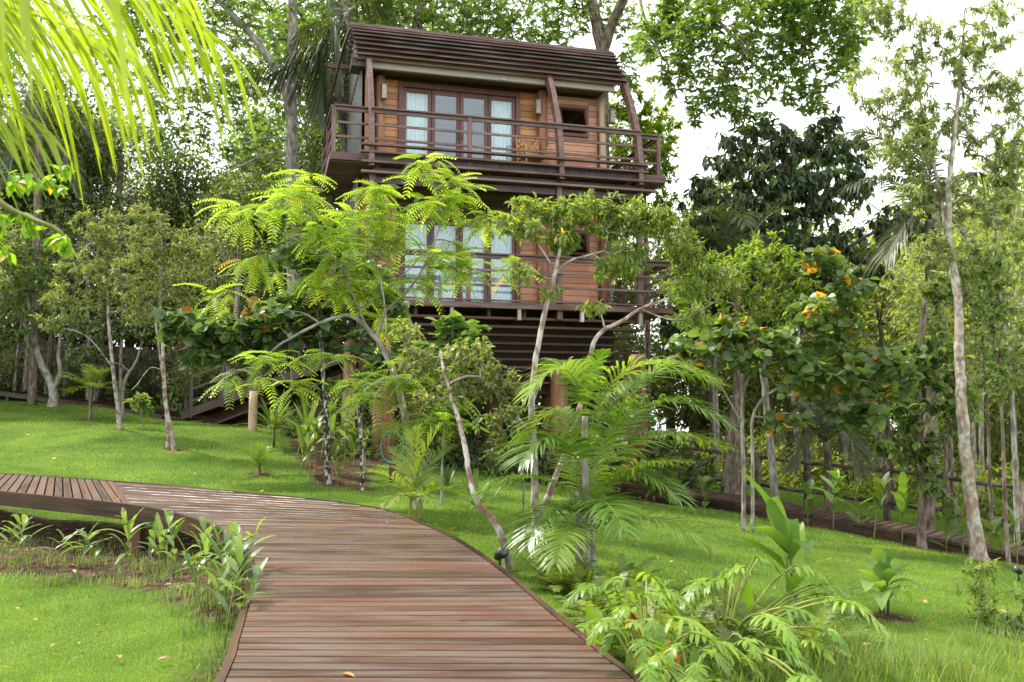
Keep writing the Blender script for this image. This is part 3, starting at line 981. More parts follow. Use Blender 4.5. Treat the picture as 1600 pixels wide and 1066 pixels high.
# curved ribs at the gable ends
for s0, s1 in ((-0.34, -0.82),):
    rb = MB()
    aa2 = np.linspace(1.02, 1.95, 26)
    pts = []
    for a in aa2:
        t, z = arch(a)
        f = min(1, max(0, (a - 0.95) / 0.75))
        pts.append((s0 + (s1 - s0) * f ** 1.2, t * 0.98 - 0.25, z - 0.12))
    for p0, p1 in zip(pts[:-1], pts[1:]):
        rb.bar(p0, p1, 0.05, 0.09, ext=0.01)
    rb.build('gable_rib', M['dark'], house)
# front eave beam (grey) and soffit
eb = MB(); eb.box((2.78, 1.02, 8.99), (5.72, 0.09, 0.17)); eb.box((2.95, 0.955, 8.93), (0.09, 0.04, 0.03))
eb.build('eave_beam', M['beam'], house, bevel=0.005)
eb = MB(); eb.box((-0.27, 1.2, 9.0), (0.36, 0.5, 0.2)); eb.box((-0.2, 2.6, 9.0), (0.1, 2.4, 0.14))
eb.build('eave_bracket', M['dark'], house, bevel=0.005)
sf = MB()
for i in range(26):
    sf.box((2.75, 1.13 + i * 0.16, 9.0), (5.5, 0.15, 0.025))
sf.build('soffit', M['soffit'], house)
# curved balcony posts
for s_ in (-0.09, 3.99, 5.84):
    cp = MB()
    zz = np.linspace(9.10, 6.45, 18)
    f = (9.10 - zz) / 2.5
    t_ = 0.95 * (1 - np.sin(np.clip(f, 0, 1) * pi / 2) ** 0.85) + 0.02
    for i in range(17):
        cp.bar((s_, t_[i], zz[i]), (s_, t_[i + 1], zz[i + 1]), 0.20, 0.115, up=(1, 0, 0), ext=0.008, rnd=0.5)
    cp.V = [v for v in cp.V]
    cp.build('curved_post', M['rail'], house, bevel=0.004)
def cpt(z):
    f = min(1, max(0, (9.10 - z) / 2.5)); return 0.95 * (1 - sin(f * pi / 2)) + 0.02
# upper railing
def rail_run(name, p0, p1, z, posts, mids=(0.34, 0.64), zf=D2, capw=0.13, mat='rail'):
    p0 = np.array(p0); p1 = np.array(p1)
    r = MB()
    a = (*p0, z); b = (*p1, z)
    r.bar(a, b, capw, 0.035, rnd=.2)
    r.bar((*p0, z - 0.06), (*p1, z - 0.06), 0.045, 0.08, rnd=.1)
    for m in mids:
        r.bar((*p0, z - m), (*p1, z - m), 0.035, 0.05, rnd=.6)
    ob = r.build(name, M[mat], house, bevel=0.004)
    for f in posts:
        p = p0 + (p1 - p0) * f
        q = MB(); q.box((p[0], p[1], (z - 0.02 + zf - 0.12) / 2), (0.09, 0.075, z - 0.02 - zf + 0.12))
        q.build('rail_post', M['rail'], house, bevel=0.004)
tr = cpt(7.3)
rail_run('front_rail', (-0.10, -0.02 + tr), (5.90, -0.02 + tr), 7.69, [0.347])
rail_run('side_rail', (-0.84, 0.32), (-0.1, 0.32), 7.76, [0.0])
rail_run('side_rail', (-0.84, 0.32), (-0.90, 3.0), 7.76, [0.5, 1.0])
rail_run('side_rail', (5.9, 0.32), (6.42, 0.32), 7.70, [1.0])
rail_run('side_rail', (6.42, 0.32), (6.42, 3.2), 7.70, [0.33, 0.66, 1.0])
# wing slabs
for (sa, sb) in ((-0.90, -0.10), (5.95, 6.55)):
    wg = MB()
    for i in range(22):
        wg.box(((sa + sb) / 2, 0.36 + i * 0.135, D2 - 0.02), (sb - sa, 0.128, 0.035))
    wg.box(((sa + sb) / 2, 0.27, D2 - 0.05), (sb - sa + 0.02, 0.04, 0.16))
    wg.box((sa if sa < 0 else sb, 1.8, D2 - 0.05), (0.045, 3.0, 0.18))
    for i in range(16):
        wg.box(((sa + sb) / 2, 0.40 + i * 0.18, D2 - 0.14), (sb - sa - 0.02, 0.17, 0.02))
    wg.build('balcony_wing', M['rail'], house, bevel=0.004)
# projecting front slats between the storeys
sl = MB()
for (z, sA, sB, t_, th) in [(6.87, -0.30, 5.95, -0.10, 0.045), (6.73, -0.32, 6.00, -0.03, 0.04), (6.52, -0.30, 6.14, -0.06, 0.05), (6.32, -0.30, 6.18, -0.02, 0.05)]:
    sl.box(((sA + sB) / 2, t_, z), (sB - sA, 0.13, th))
sl.build('front_slats', M['rail'], house, bevel=0.004)
fs = MB()
fs.box((2.95, 0.09, 6.62), (6.1, 0.05, 0.20)); fs.box((2.95, 0.11, 6.37), (6.0, 0.04, 0.16)); fs.box((2.9, 0.13, 6.2), (5.8, 0.05, 0.14))
for i in range(140):
    fs.box((0.0 + i * 0.0418, 0.060, 6.62), (0.034, 0.02, 0.17))
fs.build('fascia', M['fascia'], house)
# lower storey posts
for s_ in (-0.06, 3.97, 5.84):
    q = MB(); q.box((s_, 0.10, (3.4 + 6.3) / 2), (0.12, 0.12, 2.9)); q.build('lower_post', M['rail'], house, bevel=0.005)
rail_run('front_rail', (-0.10, 0.0), (6.5, 0.0), 4.74, [0.31], zf=D1, mids=(0.34, 0.66))
rail_run('side_rail', (6.5, 0.0), (6.5, 3.0), 4.74, [0.0, 0.5, 1.0], zf=D1)
rail_run('side_rail', (-0.8, 0.3), (-0.8, 3.2), 4.74, [0.0, 0.5, 1.0], zf=D1)
fe = MB(); fe.box((3.1, -0.03, D1 - 0.06), (6.9, 0.05, 0.13)); fe.box((3.1, -0.03, D1 + 0.04), (6.9, 0.10, 0.03))
fe.box((6.0, 1.5, D1 - 0.1), (1.1, 2.9, 0.05)); fe.box((-0.5, 1.7, D1 - 0.1), (0.8, 2.9, 0.05))
fe.build('deck_fascia', M['rail'], house, bevel=0.004)
for s_ in (1.6, 3.05, 4.45, 5.8):
    b_ = MB(); b_.box((s_, 0.02, D1 - 0.24), (0.07, 0.10, 0.24)); b_.build('bracket', M['beam'], house)
# slatted hull under the lower deck
hs = MB()
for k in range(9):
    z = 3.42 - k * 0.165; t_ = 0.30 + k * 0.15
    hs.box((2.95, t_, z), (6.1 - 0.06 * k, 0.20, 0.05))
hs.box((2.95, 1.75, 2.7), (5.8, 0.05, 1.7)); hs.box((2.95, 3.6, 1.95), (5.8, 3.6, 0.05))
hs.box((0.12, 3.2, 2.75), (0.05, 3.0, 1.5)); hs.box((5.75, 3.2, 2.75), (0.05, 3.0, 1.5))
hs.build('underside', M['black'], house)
# side ladder slats at the left of lower storey
ld = MB()
for k in range(18):
    ld.box((-0.62, 3.3, 4.0 + k * 0.145), (0.55, 0.05, 0.05))
ld.box((-0.72, 3.26, 5.2), (0.1, 0.06, 2.6))
ld.build('side_screen', M['dark'], house)
# log stilts
for (u, Y, r, top) in [(597, 19.3, 0.235, 3.0), (545, 20.5, 0.17, 3.3), (648, 20.6, 0.15, 2.6), (772, 22.4, 0.22, 2.0), (806, 23.0, 0.17, 2.0),
                       (876, 20.3, 0.20, 2.5), (984, 20.8, 0.19, 2.5), (858, 24.0, 0.2, 2.0), (1000, 24.2, 0.2, 3.0)]:
    g = G(u, Y)
    s_, t_ = hl(g[0], g[1])
    lb = MB()
    zz = np.linspace(g[2] - 0.3, top, 9)
    lb.tube(np.column_stack([s_ + 0.02 * np.sin(zz * 1.3 + u), t_ + 0.02 * np.cos(zz * 1.7 + u), zz]), r * (1.08 - 0.05 * np.arange(9) / 8 * 2), 16, wob=0.012)
    lb.build('stilt', M['log'], house, smooth=True)

# wicker chair on the upper balcony
cs, ct = 3.62, 0.95
cx_, cy_ = hw(cs, ct)
chair = thing('wicker_chair', (cx_, cy_, D2), 'woven brown wicker armchair on the upper balcony beside the glass doors', 'chair', rz=HA + radians(8))
wv = MB()
for i in range(11):
    for j in range(15):
        if (i + j) % 2 == 0 or j % 3 == 0:
            x = -0.25 + i * 0.05
            wv.box((x, 0.20 + 0.1 * (j / 15), 0.42 + j * 0.037), (0.043, 0.014, 0.033))
wv.build('backrest', M['wicker'], chair)
ws = MB()
for j in range(12):
    ws.box((0, -0.26 + j * 0.042, 0.41), (0.52, 0.036, 0.022))
ws.build('seat', M['wicker'], chair)
for sx in (-0.27, 0.27):
    f = MB(); f.tube([(sx, 0.27, 0.0), (sx, 0.21, 0.42), (sx, 0.31, 0.98)], 0.018, 8); f.build('leg', M['wicker'], chair, smooth=True)
    f = MB(); f.tube([(sx, -0.28, 0.0), (sx, -0.27, 0.42), (sx, -0.26, 0.62)], 0.018, 8); f.build('leg', M['wicker'], chair, smooth=True)
    f = MB(); f.tube([(sx, -0.26, 0.62), (sx * 1.05, 0.0, 0.655), (sx, 0.23, 0.64)], 0.02, 8); f.build('armrest', M['wicker'], chair, smooth=True)
f = MB(); f.tube([(-0.27, 0.31, 0.98), (0, 0.32, 1.01), (0.27, 0.31, 0.98)], 0.018, 8); f.build('top_bar', M['wicker'], chair, smooth=True)

# ------------------------------------------------------------------ ramp to the house
rp0 = P(283, 650, 24.4); rp1 = P(640, 522, 21.6)
ramp_o = thing('entrance_ramp', rp0, 'dark wooden ramp climbing to the tree house with a railing', 'ramp')
def rl(p): return np.asarray(p) - rp0
back = np.array([0.35, 1.3, 0])
mb = MB()
dv = rp1 - rp0
nst = 60
for i in range(nst):
    a = rp0 + dv * (i + 0.5) / nst
    mb.bar(rl(a), rl(a + back), 0.13, 0.035)
mb.build('treads', M['deck'], ramp_o)
mb = MB()
for k in (0, 1):
    mb.bar(rl(rp0 + back * k), rl(rp1 + back * k), 0.06, 0.22)
mb.build('stringers', M['fascia'], ramp_o)
mb = MB()
mb.bar(rl(rp0 + back * .5 - [0, 0, .55] + dv * .1), rl(rp1 + back * .5 - [0, 0, .35]), 1.1, 0.05)
for f0, f1 in ((.03, .2), (.2, .4), (.4, .62), (.62, .8), (.8, 1.0)):
    pa = rp0 + dv * f0 + back * .5; pb_ = rp0 + dv * f1 + back * .5
    for q0, q1 in ((pa, pb_),):
        za = float(gz(q0[0], q0[1])) - .05; zb = float(gz(q1[0], q1[1])) - .05
        if f0 > .6: za = q0[2] - .9; zb = q1[2] - .8
        V4 = np.array([[q0[0], q0[1], q0[2] - .1], [q1[0], q1[1], q1[2] - .1], [q1[0], q1[1], zb], [q0[0], q0[1], za]]) - rp0
        V8 = np.concatenate([V4, V4 + [0.01, .05, 0]])
        mb.add(V8, [[0, 3, 2, 1], [4, 5, 6, 7], [0, 1, 5, 4], [1, 2, 6, 5], [2, 3, 7, 6], [3, 0, 4, 7]])
mb.build('underboards', M['black'], ramp_o)
for k in (0, 1):
    mb = MB()
    for hz in (0.95, 0.62, 0.30):
        mb.bar(rl(rp0 + back * k + [0, 0, hz] + dv * .04), rl(rp1 + back * k + [0, 0, hz]), 0.05, 0.07)
    mb.build('handrail', M['fascia'], ramp_o)
    for f in (0.05, 0.2, 0.35, 0.5, 0.65, 0.8, 0.95):
        q = MB(); c = rl(rp0 + dv * f + back * k + [0, 0, 0.42]); q.box(c, (0.09, 0.09, 1.15)); q.build('rail_post', M['dark'], ramp_o)
g = G(392, 21.6)
mb = MB()
zz = np.linspace(g[2] - .2, 1.95, 5)
mb.tube(rl(np.column_stack([np.full(5, g[0]), np.full(5, g[1] + 1.2 * 0 + .15), zz])), 0.105, 12, wob=0.03)
mb.build('support_log', M['palelog'], ramp_o, smooth=True)

# ------------------------------------------------------------------ low walkways
def low_walk(name, pts, width, label, drop, cat='walkway', hh=0.10):
    pts = np.array(pts)
    o = pts[0].copy()
    t = thing(name, o, label, cat)
    L = np.concatenate([[0], np.cumsum(np.linalg.norm(np.diff(pts, axis=0), axis=1))])
    n = int(L[-1] / 0.15)
    tt_ = np.linspace(0, L[-1], n)
    R = np.stack([np.interp(tt_, L, pts[:, i]) for i in range(3)], 1)
    T = np.gradient(R, axis=0); T /= np.linalg.norm(T, axis=1)[:, None]
    Nb = np.cross([0, 0, 1.0], T); Nb[:, 2] = 0; Nb /= np.linalg.norm(Nb, axis=1)[:, None]
    if Nb[:, 1].mean() < 0: Nb = -Nb
    b = MB()
    for i in range(n - 1):
        b.bar(R[i] - o, R[i] + Nb[i] * width - o, 0.14, 0.035, rnd=random.random())
    b.build('deck_boards', M['dark'], t)
    b = MB()
    for i in range(0, n - 6, 5):
        j = min(i + 5, n - 1)
        b.bar(R[i] - [0, 0, hh * .5 + 0.022] - o, R[j] - [0, 0, hh * .5 + 0.022] - o, 0.05, hh, rnd=0.3)
    b.build('edge_beam', M['fascia'], t)
    b = MB()
    for i in range(3, n - 1, 12):
        for k in (0.08, width - 0.1):
            q = R[i] + Nb[i] * k
            zg = float(gz(q[0], q[1])) - 0.1
            if q[2] - 0.1 - zg > 0.03:
                b.box((q[0] - o[0], q[1] - o[1], (q[2] - 0.1 + zg) / 2 - o[2]), (0.1, 0.1, q[2] - 0.1 - zg))
    if b.n: b.build('support_posts', M['black'], t)
    return t
low_walk('rear_walkway', [P(-80, 604, 28.2), P(0, 612, 27.6), P(150, 632, 26.4), P(285, 655, 25.0)], 1.3, 'narrow dark plank walkway along the top of the left lawn', 0.2)
low_walk('rear_walkway', [P(960, 755, 20.0), P(1090, 776, 18.5), P(1200, 793, 17.2), P(1320, 815, 16.3), P(1450, 841, 15.4), P(1600, 870, 14.4), P(1680, 886, 13.9)], 0.95, 'weathered dark plank walkway running downhill behind the right lawn', 0.3, hh=0.24)

# fence on the right
fpts = [P(1080, 742, 21.4), P(1185, 757, 20.3), P(1292, 772, 19.2), P(1385, 784, 18.3), P(1478, 797, 17.4), P(1600, 816, 16.4), P(1700, 832, 15.6)]
fence = thing('rail_fence', fpts[0], 'rustic two rail wooden fence behind the walkway on the right', 'fence')
for dz in (0.0, 0.62):
    b = MB()
    for a, c in zip(fpts[:-1], fpts[1:]):
        b.tube([a + [0, 0, dz] - fpts[0], (a + c) / 2 + [0, 0, dz + random.uniform(-.03, .03)] - fpts[0], c + [0, 0, dz] - fpts[0]], 0.042, 7)
    b.build('rail', BK['dark'], fence, smooth=True)
for a in fpts:
    zg = float(gz(a[0], a[1])) - 0.1
    b = MB(); b.tube([(a[0] - fpts[0][0], a[1] - fpts[0][1], zg - fpts[0][2]), (a[0] - fpts[0][0] + .02, a[1] - fpts[0][1], a[2] + 0.72 - fpts[0][2])], 0.075, 8, wob=.05)
    b.build('post', BK['brown'], fence, smooth=True)

# dark palisade at the far left
pp0 = P(-60, 615, 30.5); pp1 = P(330, 655, 29)
pal = thing('board_fence', pp0, 'dark board fence in the shade behind the left walkway', 'fence')
b = MB()
n = 62
for i in range(n):
    a = pp0 + (pp1 - pp0) * i / n
    zg = float(gz(a[0], a[1])) - 0.1
    h = 1.9 + random.uniform(-.03, .03)
    b.box((a[0] - pp0[0], a[1] - pp0[1], zg + h / 2 - pp0[2]), (0.135, 0.03, h))
b.build('boards', BK['dark'], pal)
for k, zz in (('rail', 0.5), ('rail', 1.5)):
    b = MB(); b.bar((0, -0.05, float(gz(pp0[0], pp0[1])) + zz - pp0[2]), (pp1[0] - pp0[0], pp1[1] - pp0[1] - .05, float(gz(pp1[0], pp1[1])) + zz - pp0[2]), 0.05, 0.08)
    b.build(k, BK['dark'], pal)

# hose post, hose
g = G(613, 15.2)
hp = thing('hose_post', g, 'short dark wooden tap post beside the big log stilt', 'post')
b = MB(); b.box((0, 0, 0.36), (0.10, 0.10, 0.9)); b.build('post', M['frame'], hp, bevel=.006)
b = MB(); b.box((0, 0, 0.88), (0.20, 0.16, 0.12)); b.build('cap', M['log'], hp, bevel=.015)
b = MB()
nn = 150
th = np.linspace(0, 2 * pi * 5, nn)
b.tube(np.column_stack([0.185 * np.cos(th), -0.075 - 0.006 * th / 6 + 0.01 * np.sin(th * 3), 0.60 + 0.26 * np.sin(th) + 0.01 * np.cos(th * .7)]), 0.011, 6)
tt_ = np.linspace(0, 1, 30)
b.tube(np.column_stack([0.18 + 0.35 * tt_, -0.11 - 0.25 * np.sin(tt_ * 3), 0.55 * (1 - tt_) ** 3 + 0.02]), 0.011, 6)
ho = b.build('garden_hose', M['hose'], None, smooth=True)
ho.location = tuple(g)
tag(ho, 'coiled teal garden hose hanging on the short wooden post', 'hose')

# garden spotlights
def spotlight(p, label, yaw=0.0):
    t = thing('garden_spotlight', p, label, 'light', 'garden spotlights', rz=yaw)
    b = MB(); b.tube([(0, 0, -0.03), (0, 0, 0.10)], 0.012, 6); b.build('stake', M['blackmetal'], t, smooth=True)
    b = MB(); b.tube([(0, 0.05, 0.09), (0, 0.02, 0.115), (0, -0.07, 0.16)], [0.03, 0.042, 0.05], 14); b.build('housing', M['blackmetal'], t, smooth=True)
    b = MB(); b.tube([(0, -0.071, 0.1605), (0, -0.078, 0.164)], [0.044, 0.042], 14); b.build('lens', M['lens'], t, smooth=True)
spotlight(G(781, 8.1), 'small black ground spotlight at the foot of the bent tree by the boardwalk', 0.6)
spotlight(G(1592, 11.6), 'round black ground spotlight on the lawn near the right edge of the photo', -1.0)

# ================================================================== VEGETATION
def norm(a): return a / (np.linalg.norm(a, axis=-1, keepdims=True) + 1e-9)

def leaf_tpl(w=0.22, fold=0.06, curl=0.12, hi=True, point=0.7):
    if hi:
        V = [[0, 0, 0], [.33, 0, .0], [.68, 0, -curl * .4], [1, 0, -curl],
             [.33, w, fold], [.68, w * point, fold - curl * .4], [.33, -w, fold], [.68, -w * point, fold - curl * .4]]
        T = [[0, 1, 4], [0, 6, 1], [2, 3, 5], [2, 7, 3]]
        Q = [[1, 2, 5, 4], [1, 6, 7, 2]]
        return np.array(V), np.array(T), np.array(Q)
    V = [[0, 0, 0], [.5, w, fold], [1, 0, -curl], [.5, -w, fold]]
    return np.array(V), np.array([[0, 1, 2], [0, 2, 3]]), np.zeros((0, 4), int)

def place_leaves(tpl, pos, dirs, ups, scale, rnd):
    """batch leaf instances -> V, [tris, quads], rnd"""
    Vt, T, Q = tpl
    x = norm(dirs)
    y = norm(np.cross(ups, x)); z = np.cross(x, y)
    n, k = len(pos), len(Vt)
    V = pos[:, None] + scale[:, None, None] * (Vt[None, :, 0:1] * x[:, None] + Vt[None, :, 1:2] * y[:, None] + Vt[None, :, 2:3] * z[:, None])
    off = (np.arange(n) * k)[:, None, None]
    FS = []
    if len(T): FS.append((T[None] + off).reshape(-1, 3))
    if len(Q): FS.append((Q[None] + off).reshape(-1, 4))
    return V.reshape(-1, 3), FS, np.repeat(rnd, k)

def merge(parts):
    V = []; F3 = []; F4 = []; R = []; n = 0
    for v, fs, r in parts:
        V.append(v); R.append(r)
        for f in fs:
            (F3 if f.shape[1] == 3 else F4).append(f + n)
        n += len(v)
    FS = []
    if F4: FS.append(np.concatenate(F4))
    if F3: FS.append(np.concatenate(F3))
    return np.concatenate(V), FS, np.concatenate(R)

def grow(trunks, att, seg=0.3, jit=0.12, rise=0.12, rng=RNG, tip_r=0.004, pw=0.42):
    """trunks: list of (pts, radii). returns branch chains [(pts, radii)] and tips (pos, dir, chain pts)"""
    pos = []; rad0 = []
    for p, r in trunks:
        m = len(p)
        s0 = int(m * 0.25) if m > 6 else 1
        pos += list(p[s0:]); rad0 += list(r[s0:])
    cap = len(pos) + len(att) * 60
    NP = np.zeros((cap, 3)); NP[:len(pos)] = pos
    par = np.full(cap, -1); n = len(pos); n0 = n
    base_r = np.array(rad0)
    ds = np.min(np.linalg.norm(att[:, None] - NP[None, :n0:2], axis=2), axis=1)
    chains = []
    for i in np.argsort(ds):
        a = att[i]
        d = NP[:n] - a
        dist = np.sqrt((d ** 2).sum(1))
        cost = dist + 0.7 * np.maximum(0, d[:, 2] - dist * 0.3) + 0.15 * dist * 0
        j = int(np.argmin(cost))
        L = dist[j]
        k = int(min(50, max(2, math.ceil(L / seg))))
        p0 = NP[j].copy()
        c = (p0 + a) / 2 + np.array([0, 0, rise * L]) + rng.normal(0, jit * L * 0.7, 3)
        t = np.linspace(0, 1, k + 1)[:, None]
        pts = p0 * (1 - t) ** 2 + 2 * c * t * (1 - t) + a * t * t
        pts[1:-1] += rng.normal(0, jit * seg * 0.35, (k - 1, 3)) if k > 1 else 0
        idx = [j]
        for q in pts[1:]:
            NP[n] = q; par[n] = idx[-1]; idx.append(n); n += 1
        chains.append(idx)
    cnt = np.zeros(n)
    for ch in chains: cnt[ch[-1]] += 1
    for q in range(n - 1, n0 - 1, -1): cnt[par[q]] += cnt[q]
    R = tip_r * np.maximum(cnt, 1) ** pw
    for q in range(n0): R[q] = base_r[q]
    for q in range(n0, n): R[q] = min(R[q], R[par[q]] * 0.95)
    out = []
    for ch in chains:
        r = R[ch].copy(); r[0] = min(r[0], r[1] * 1.15)
        out.append((NP[ch], r))
    return out

def spl(pts, k=5):
    return smooth_line(np.asarray(pts, dtype=float), k)

TPL = {
    'ovate': leaf_tpl(0.24, 0.05, 0.15), 'narrow': leaf_tpl(0.14, 0.04, 0.2, point=0.75), 'round': leaf_tpl(0.42, 0.10, 0.12, point=0.95),
    'droop': leaf_tpl(0.20, 0.08, 0.35, point=0.8), 'whorl': leaf_tpl(0.19, 0.04, 0.22, hi=True), 'lo': leaf_tpl(0.26, 0.05, 0.1, hi=False), 'lonarrow': leaf_tpl(0.17, 0.04, 0.1, hi=False),
}
def pinnate_tpl(n=10, w=0.28, lw=0.066, curve=0.6):
    V = []; Q = []
    def pt(x): return np.array([x, 0, 0.12 * x - curve * x * x])
    # rachis
    for i in range(6):
        x = i / 5; p = pt(x); V += [p + [0, .006, 0], p - [0, .006, 0]]
    for i in range(5): Q.append([2 * i, 2 * i + 1, 2 * i + 3, 2 * i + 2])
    for i in range(n):
        x = 0.14 + 0.86 * i / (n - 1); p = pt(x)
        L = w * (1.05 - 0.5 * abs(x - 0.45) * 1.3)
        for s in (1, -1):
            d = np.array([0.38, s * 0.92, -0.16 - random.random() * 0.2]); d /= np.linalg.norm(d)
            b = len(V)
            wv = np.array([0.9, -s * 0.35, 0]) * lw / 2
            V += [p - wv * 0.4, p + wv * 0.4, p + d * L * .5 + wv + [0, 0, .008], p + d * L * .5 - wv + [0, 0, .008], p + d * L + [0.01, 0, -.02]]
            Q.append([b, b + 1, b + 2, b + 3]); Q.append([b + 3, b + 2, b + 4, b + 4])
    Qa = [q for q in Q if len(set(q)) == 4]; T = [q[:3] for q in Q if len(set(q)) == 3]
    return np.array(V), np.array(T), np.array(Qa)
TPL['pinnate'] = pinnate_tpl()

def clump_points(clumps, n, rng, gap=0.0, gs=1.2, yscale=1.0):
    A = np.array([c[3] * c[4] for c in clumps], dtype=float); A /= A.sum()
    out = []
    for c, f in zip(clumps, A):
        u, v, Y, ru, rv = c[:5]
        m = max(3, int(round(n * f)))
        ctr = P(u, v, Y)
        sx = ru * Y / 1400; sz = rv * Y / 1400; sy = (c[5] if len(c) > 5 else max(0.35, (sx + sz) / 2)) * yscale
        got = 0; tries = 0
        while got < m and tries < m * 12:
            tries += 1
            d = rng.normal(0, 1, 3); d /= np.linalg.norm(d)
            r = rng.uniform() ** (1 / 2.4)
            p = ctr + d * r * np.array([sx, sy, sz])
            if gap and mnoise.noise(Vector(p * gs)) < gap - 0.35 * rng.uniform(): continue
            out.append(p); got += 1
    return np.array(out)

def tree(name, label, cat, group, trunks, clumps, n, lpt, size, tpl, lmat, bark, seed=1, seg=0.3, gap=-0.15, gs=1.1, span=0.5, droop=0.25, spread=0.9,
         tip_r=0.004, up_bias=0.6, jit=0.12, rise=0.12, szv=0.35, trunk_sides=10, pw=0.42, radial=0, yscale=1.0, kind=None, twig_min=0.0, rf=0.6):
    rng = np.random.default_rng(seed)
    random.seed(seed)
    TR = []
    base = None
    for pts, r0, r1 in trunks:
        r0 *= rf; r1 *= rf
        q = []
        for p in pts:
            if p[0] == 'g': q.append(G(p[1], p[2]) - [0, 0, 0.06])
            elif p[0] == 'p': q.append(np.array(p[1]))
            else: q.append(P(*p))
        if base is None: base = q[0].copy()
        ps = spl(q, 6)
        rr = np.linspace(1, 0, len(ps)) ** 0.8 * (r0 - r1) + r1
        if pts[0][0] == 'g':
            zr = ps[:, 2] - ps[0, 2]
            rr = rr * (1 + 0.5 * np.exp(-zr / (1.6 * r0 + 0.03)))
        ps[1:-1] += rng.normal(0, 0.05 * r0, (len(ps) - 2, 3))
        TR.append((ps, rr))
    att = clump_points(clumps, n, rng, gap, gs, yscale)
    ch = grow(TR, att, seg, jit, rise, rng, tip_r, pw)
    root = thing(name, base, label, cat, group)
    if kind: root['kind'] = kind
    mb = MB()
    for ps, rr in TR: mb.tube(ps - base, rr, trunk_sides, wob=0.04, rnd=0.5)
    for ps, rr in ch:
        mx = rr.max()
        if mx < twig_min: continue
        mb.tube(ps - base, rr, 6 if mx > 0.02 else (4 if mx > 0.008 else 3), cap=False, rnd=0.5)
    mb.build('trunk', bark, root, smooth=True)
    # leaves
    pos = []; dr = []
    for ps, rr in ch:
        L = np.concatenate([[0], np.cumsum(np.linalg.norm(np.diff(ps, axis=0), axis=1))])
        tot = L[-1]
        k = max(1, int(rng.normal(lpt, lpt * 0.25)))
        if radial:
            q = np.full(k, tot)
        else:
            q = tot - span * rng.uniform(0, 1, k) ** 1.3
            q = np.clip(q, 0, tot)
        p = np.stack([np.interp(q, L, ps[:, i]) for i in range(3)], 1)
        tg = ps[-1] - ps[-2]; tg = tg / (np.linalg.norm(tg) + 1e-9)
        d = rng.normal(0, 1, (k, 3))
        if radial:
            an = rng.uniform(0, 2 * pi) + np.arange(k) * 2 * pi / k + rng.normal(0, 0.25, k)
            d = np.stack([np.cos(an), np.sin(an), rng.uniform(-radial, radial, k) - (droop - .25)], 1) + tg * 0.3
        else:
            d = norm(d) * spread + tg * 0.5
            d[:, 2] -= droop
        pos.append(p + rng.normal(0, size * 0.08, (k, 3))); dr.append(d)
    pos = np.concatenate(pos); dr = np.concatenate(dr)
    m = len(pos)
    up = rng.normal(0, 1, (m, 3)) * (1 - up_bias); up[:, 2] += up_bias * 2
    sc = size * (1 + rng.uniform(-szv, szv, m))
    rd = np.clip(rng.uniform(0, 1, m), 0, 1)
    V, FS, R = place_leaves(TPL[tpl], pos - base, dr, up, sc, rd)
    link('crown', np_mesh('crown', V, FS, rnd=R), LM[lmat] if isinstance(lmat, str) else lmat, root)
    return root

# ------------------------------------------------------------------ fronds and blades
def bez(p0, p1, p2, n):
    t = np.linspace(0, 1, n)[:, None]
    return p0 * (1 - t) ** 2 + 2 * p1 * t * (1 - t) + p2 * t * t

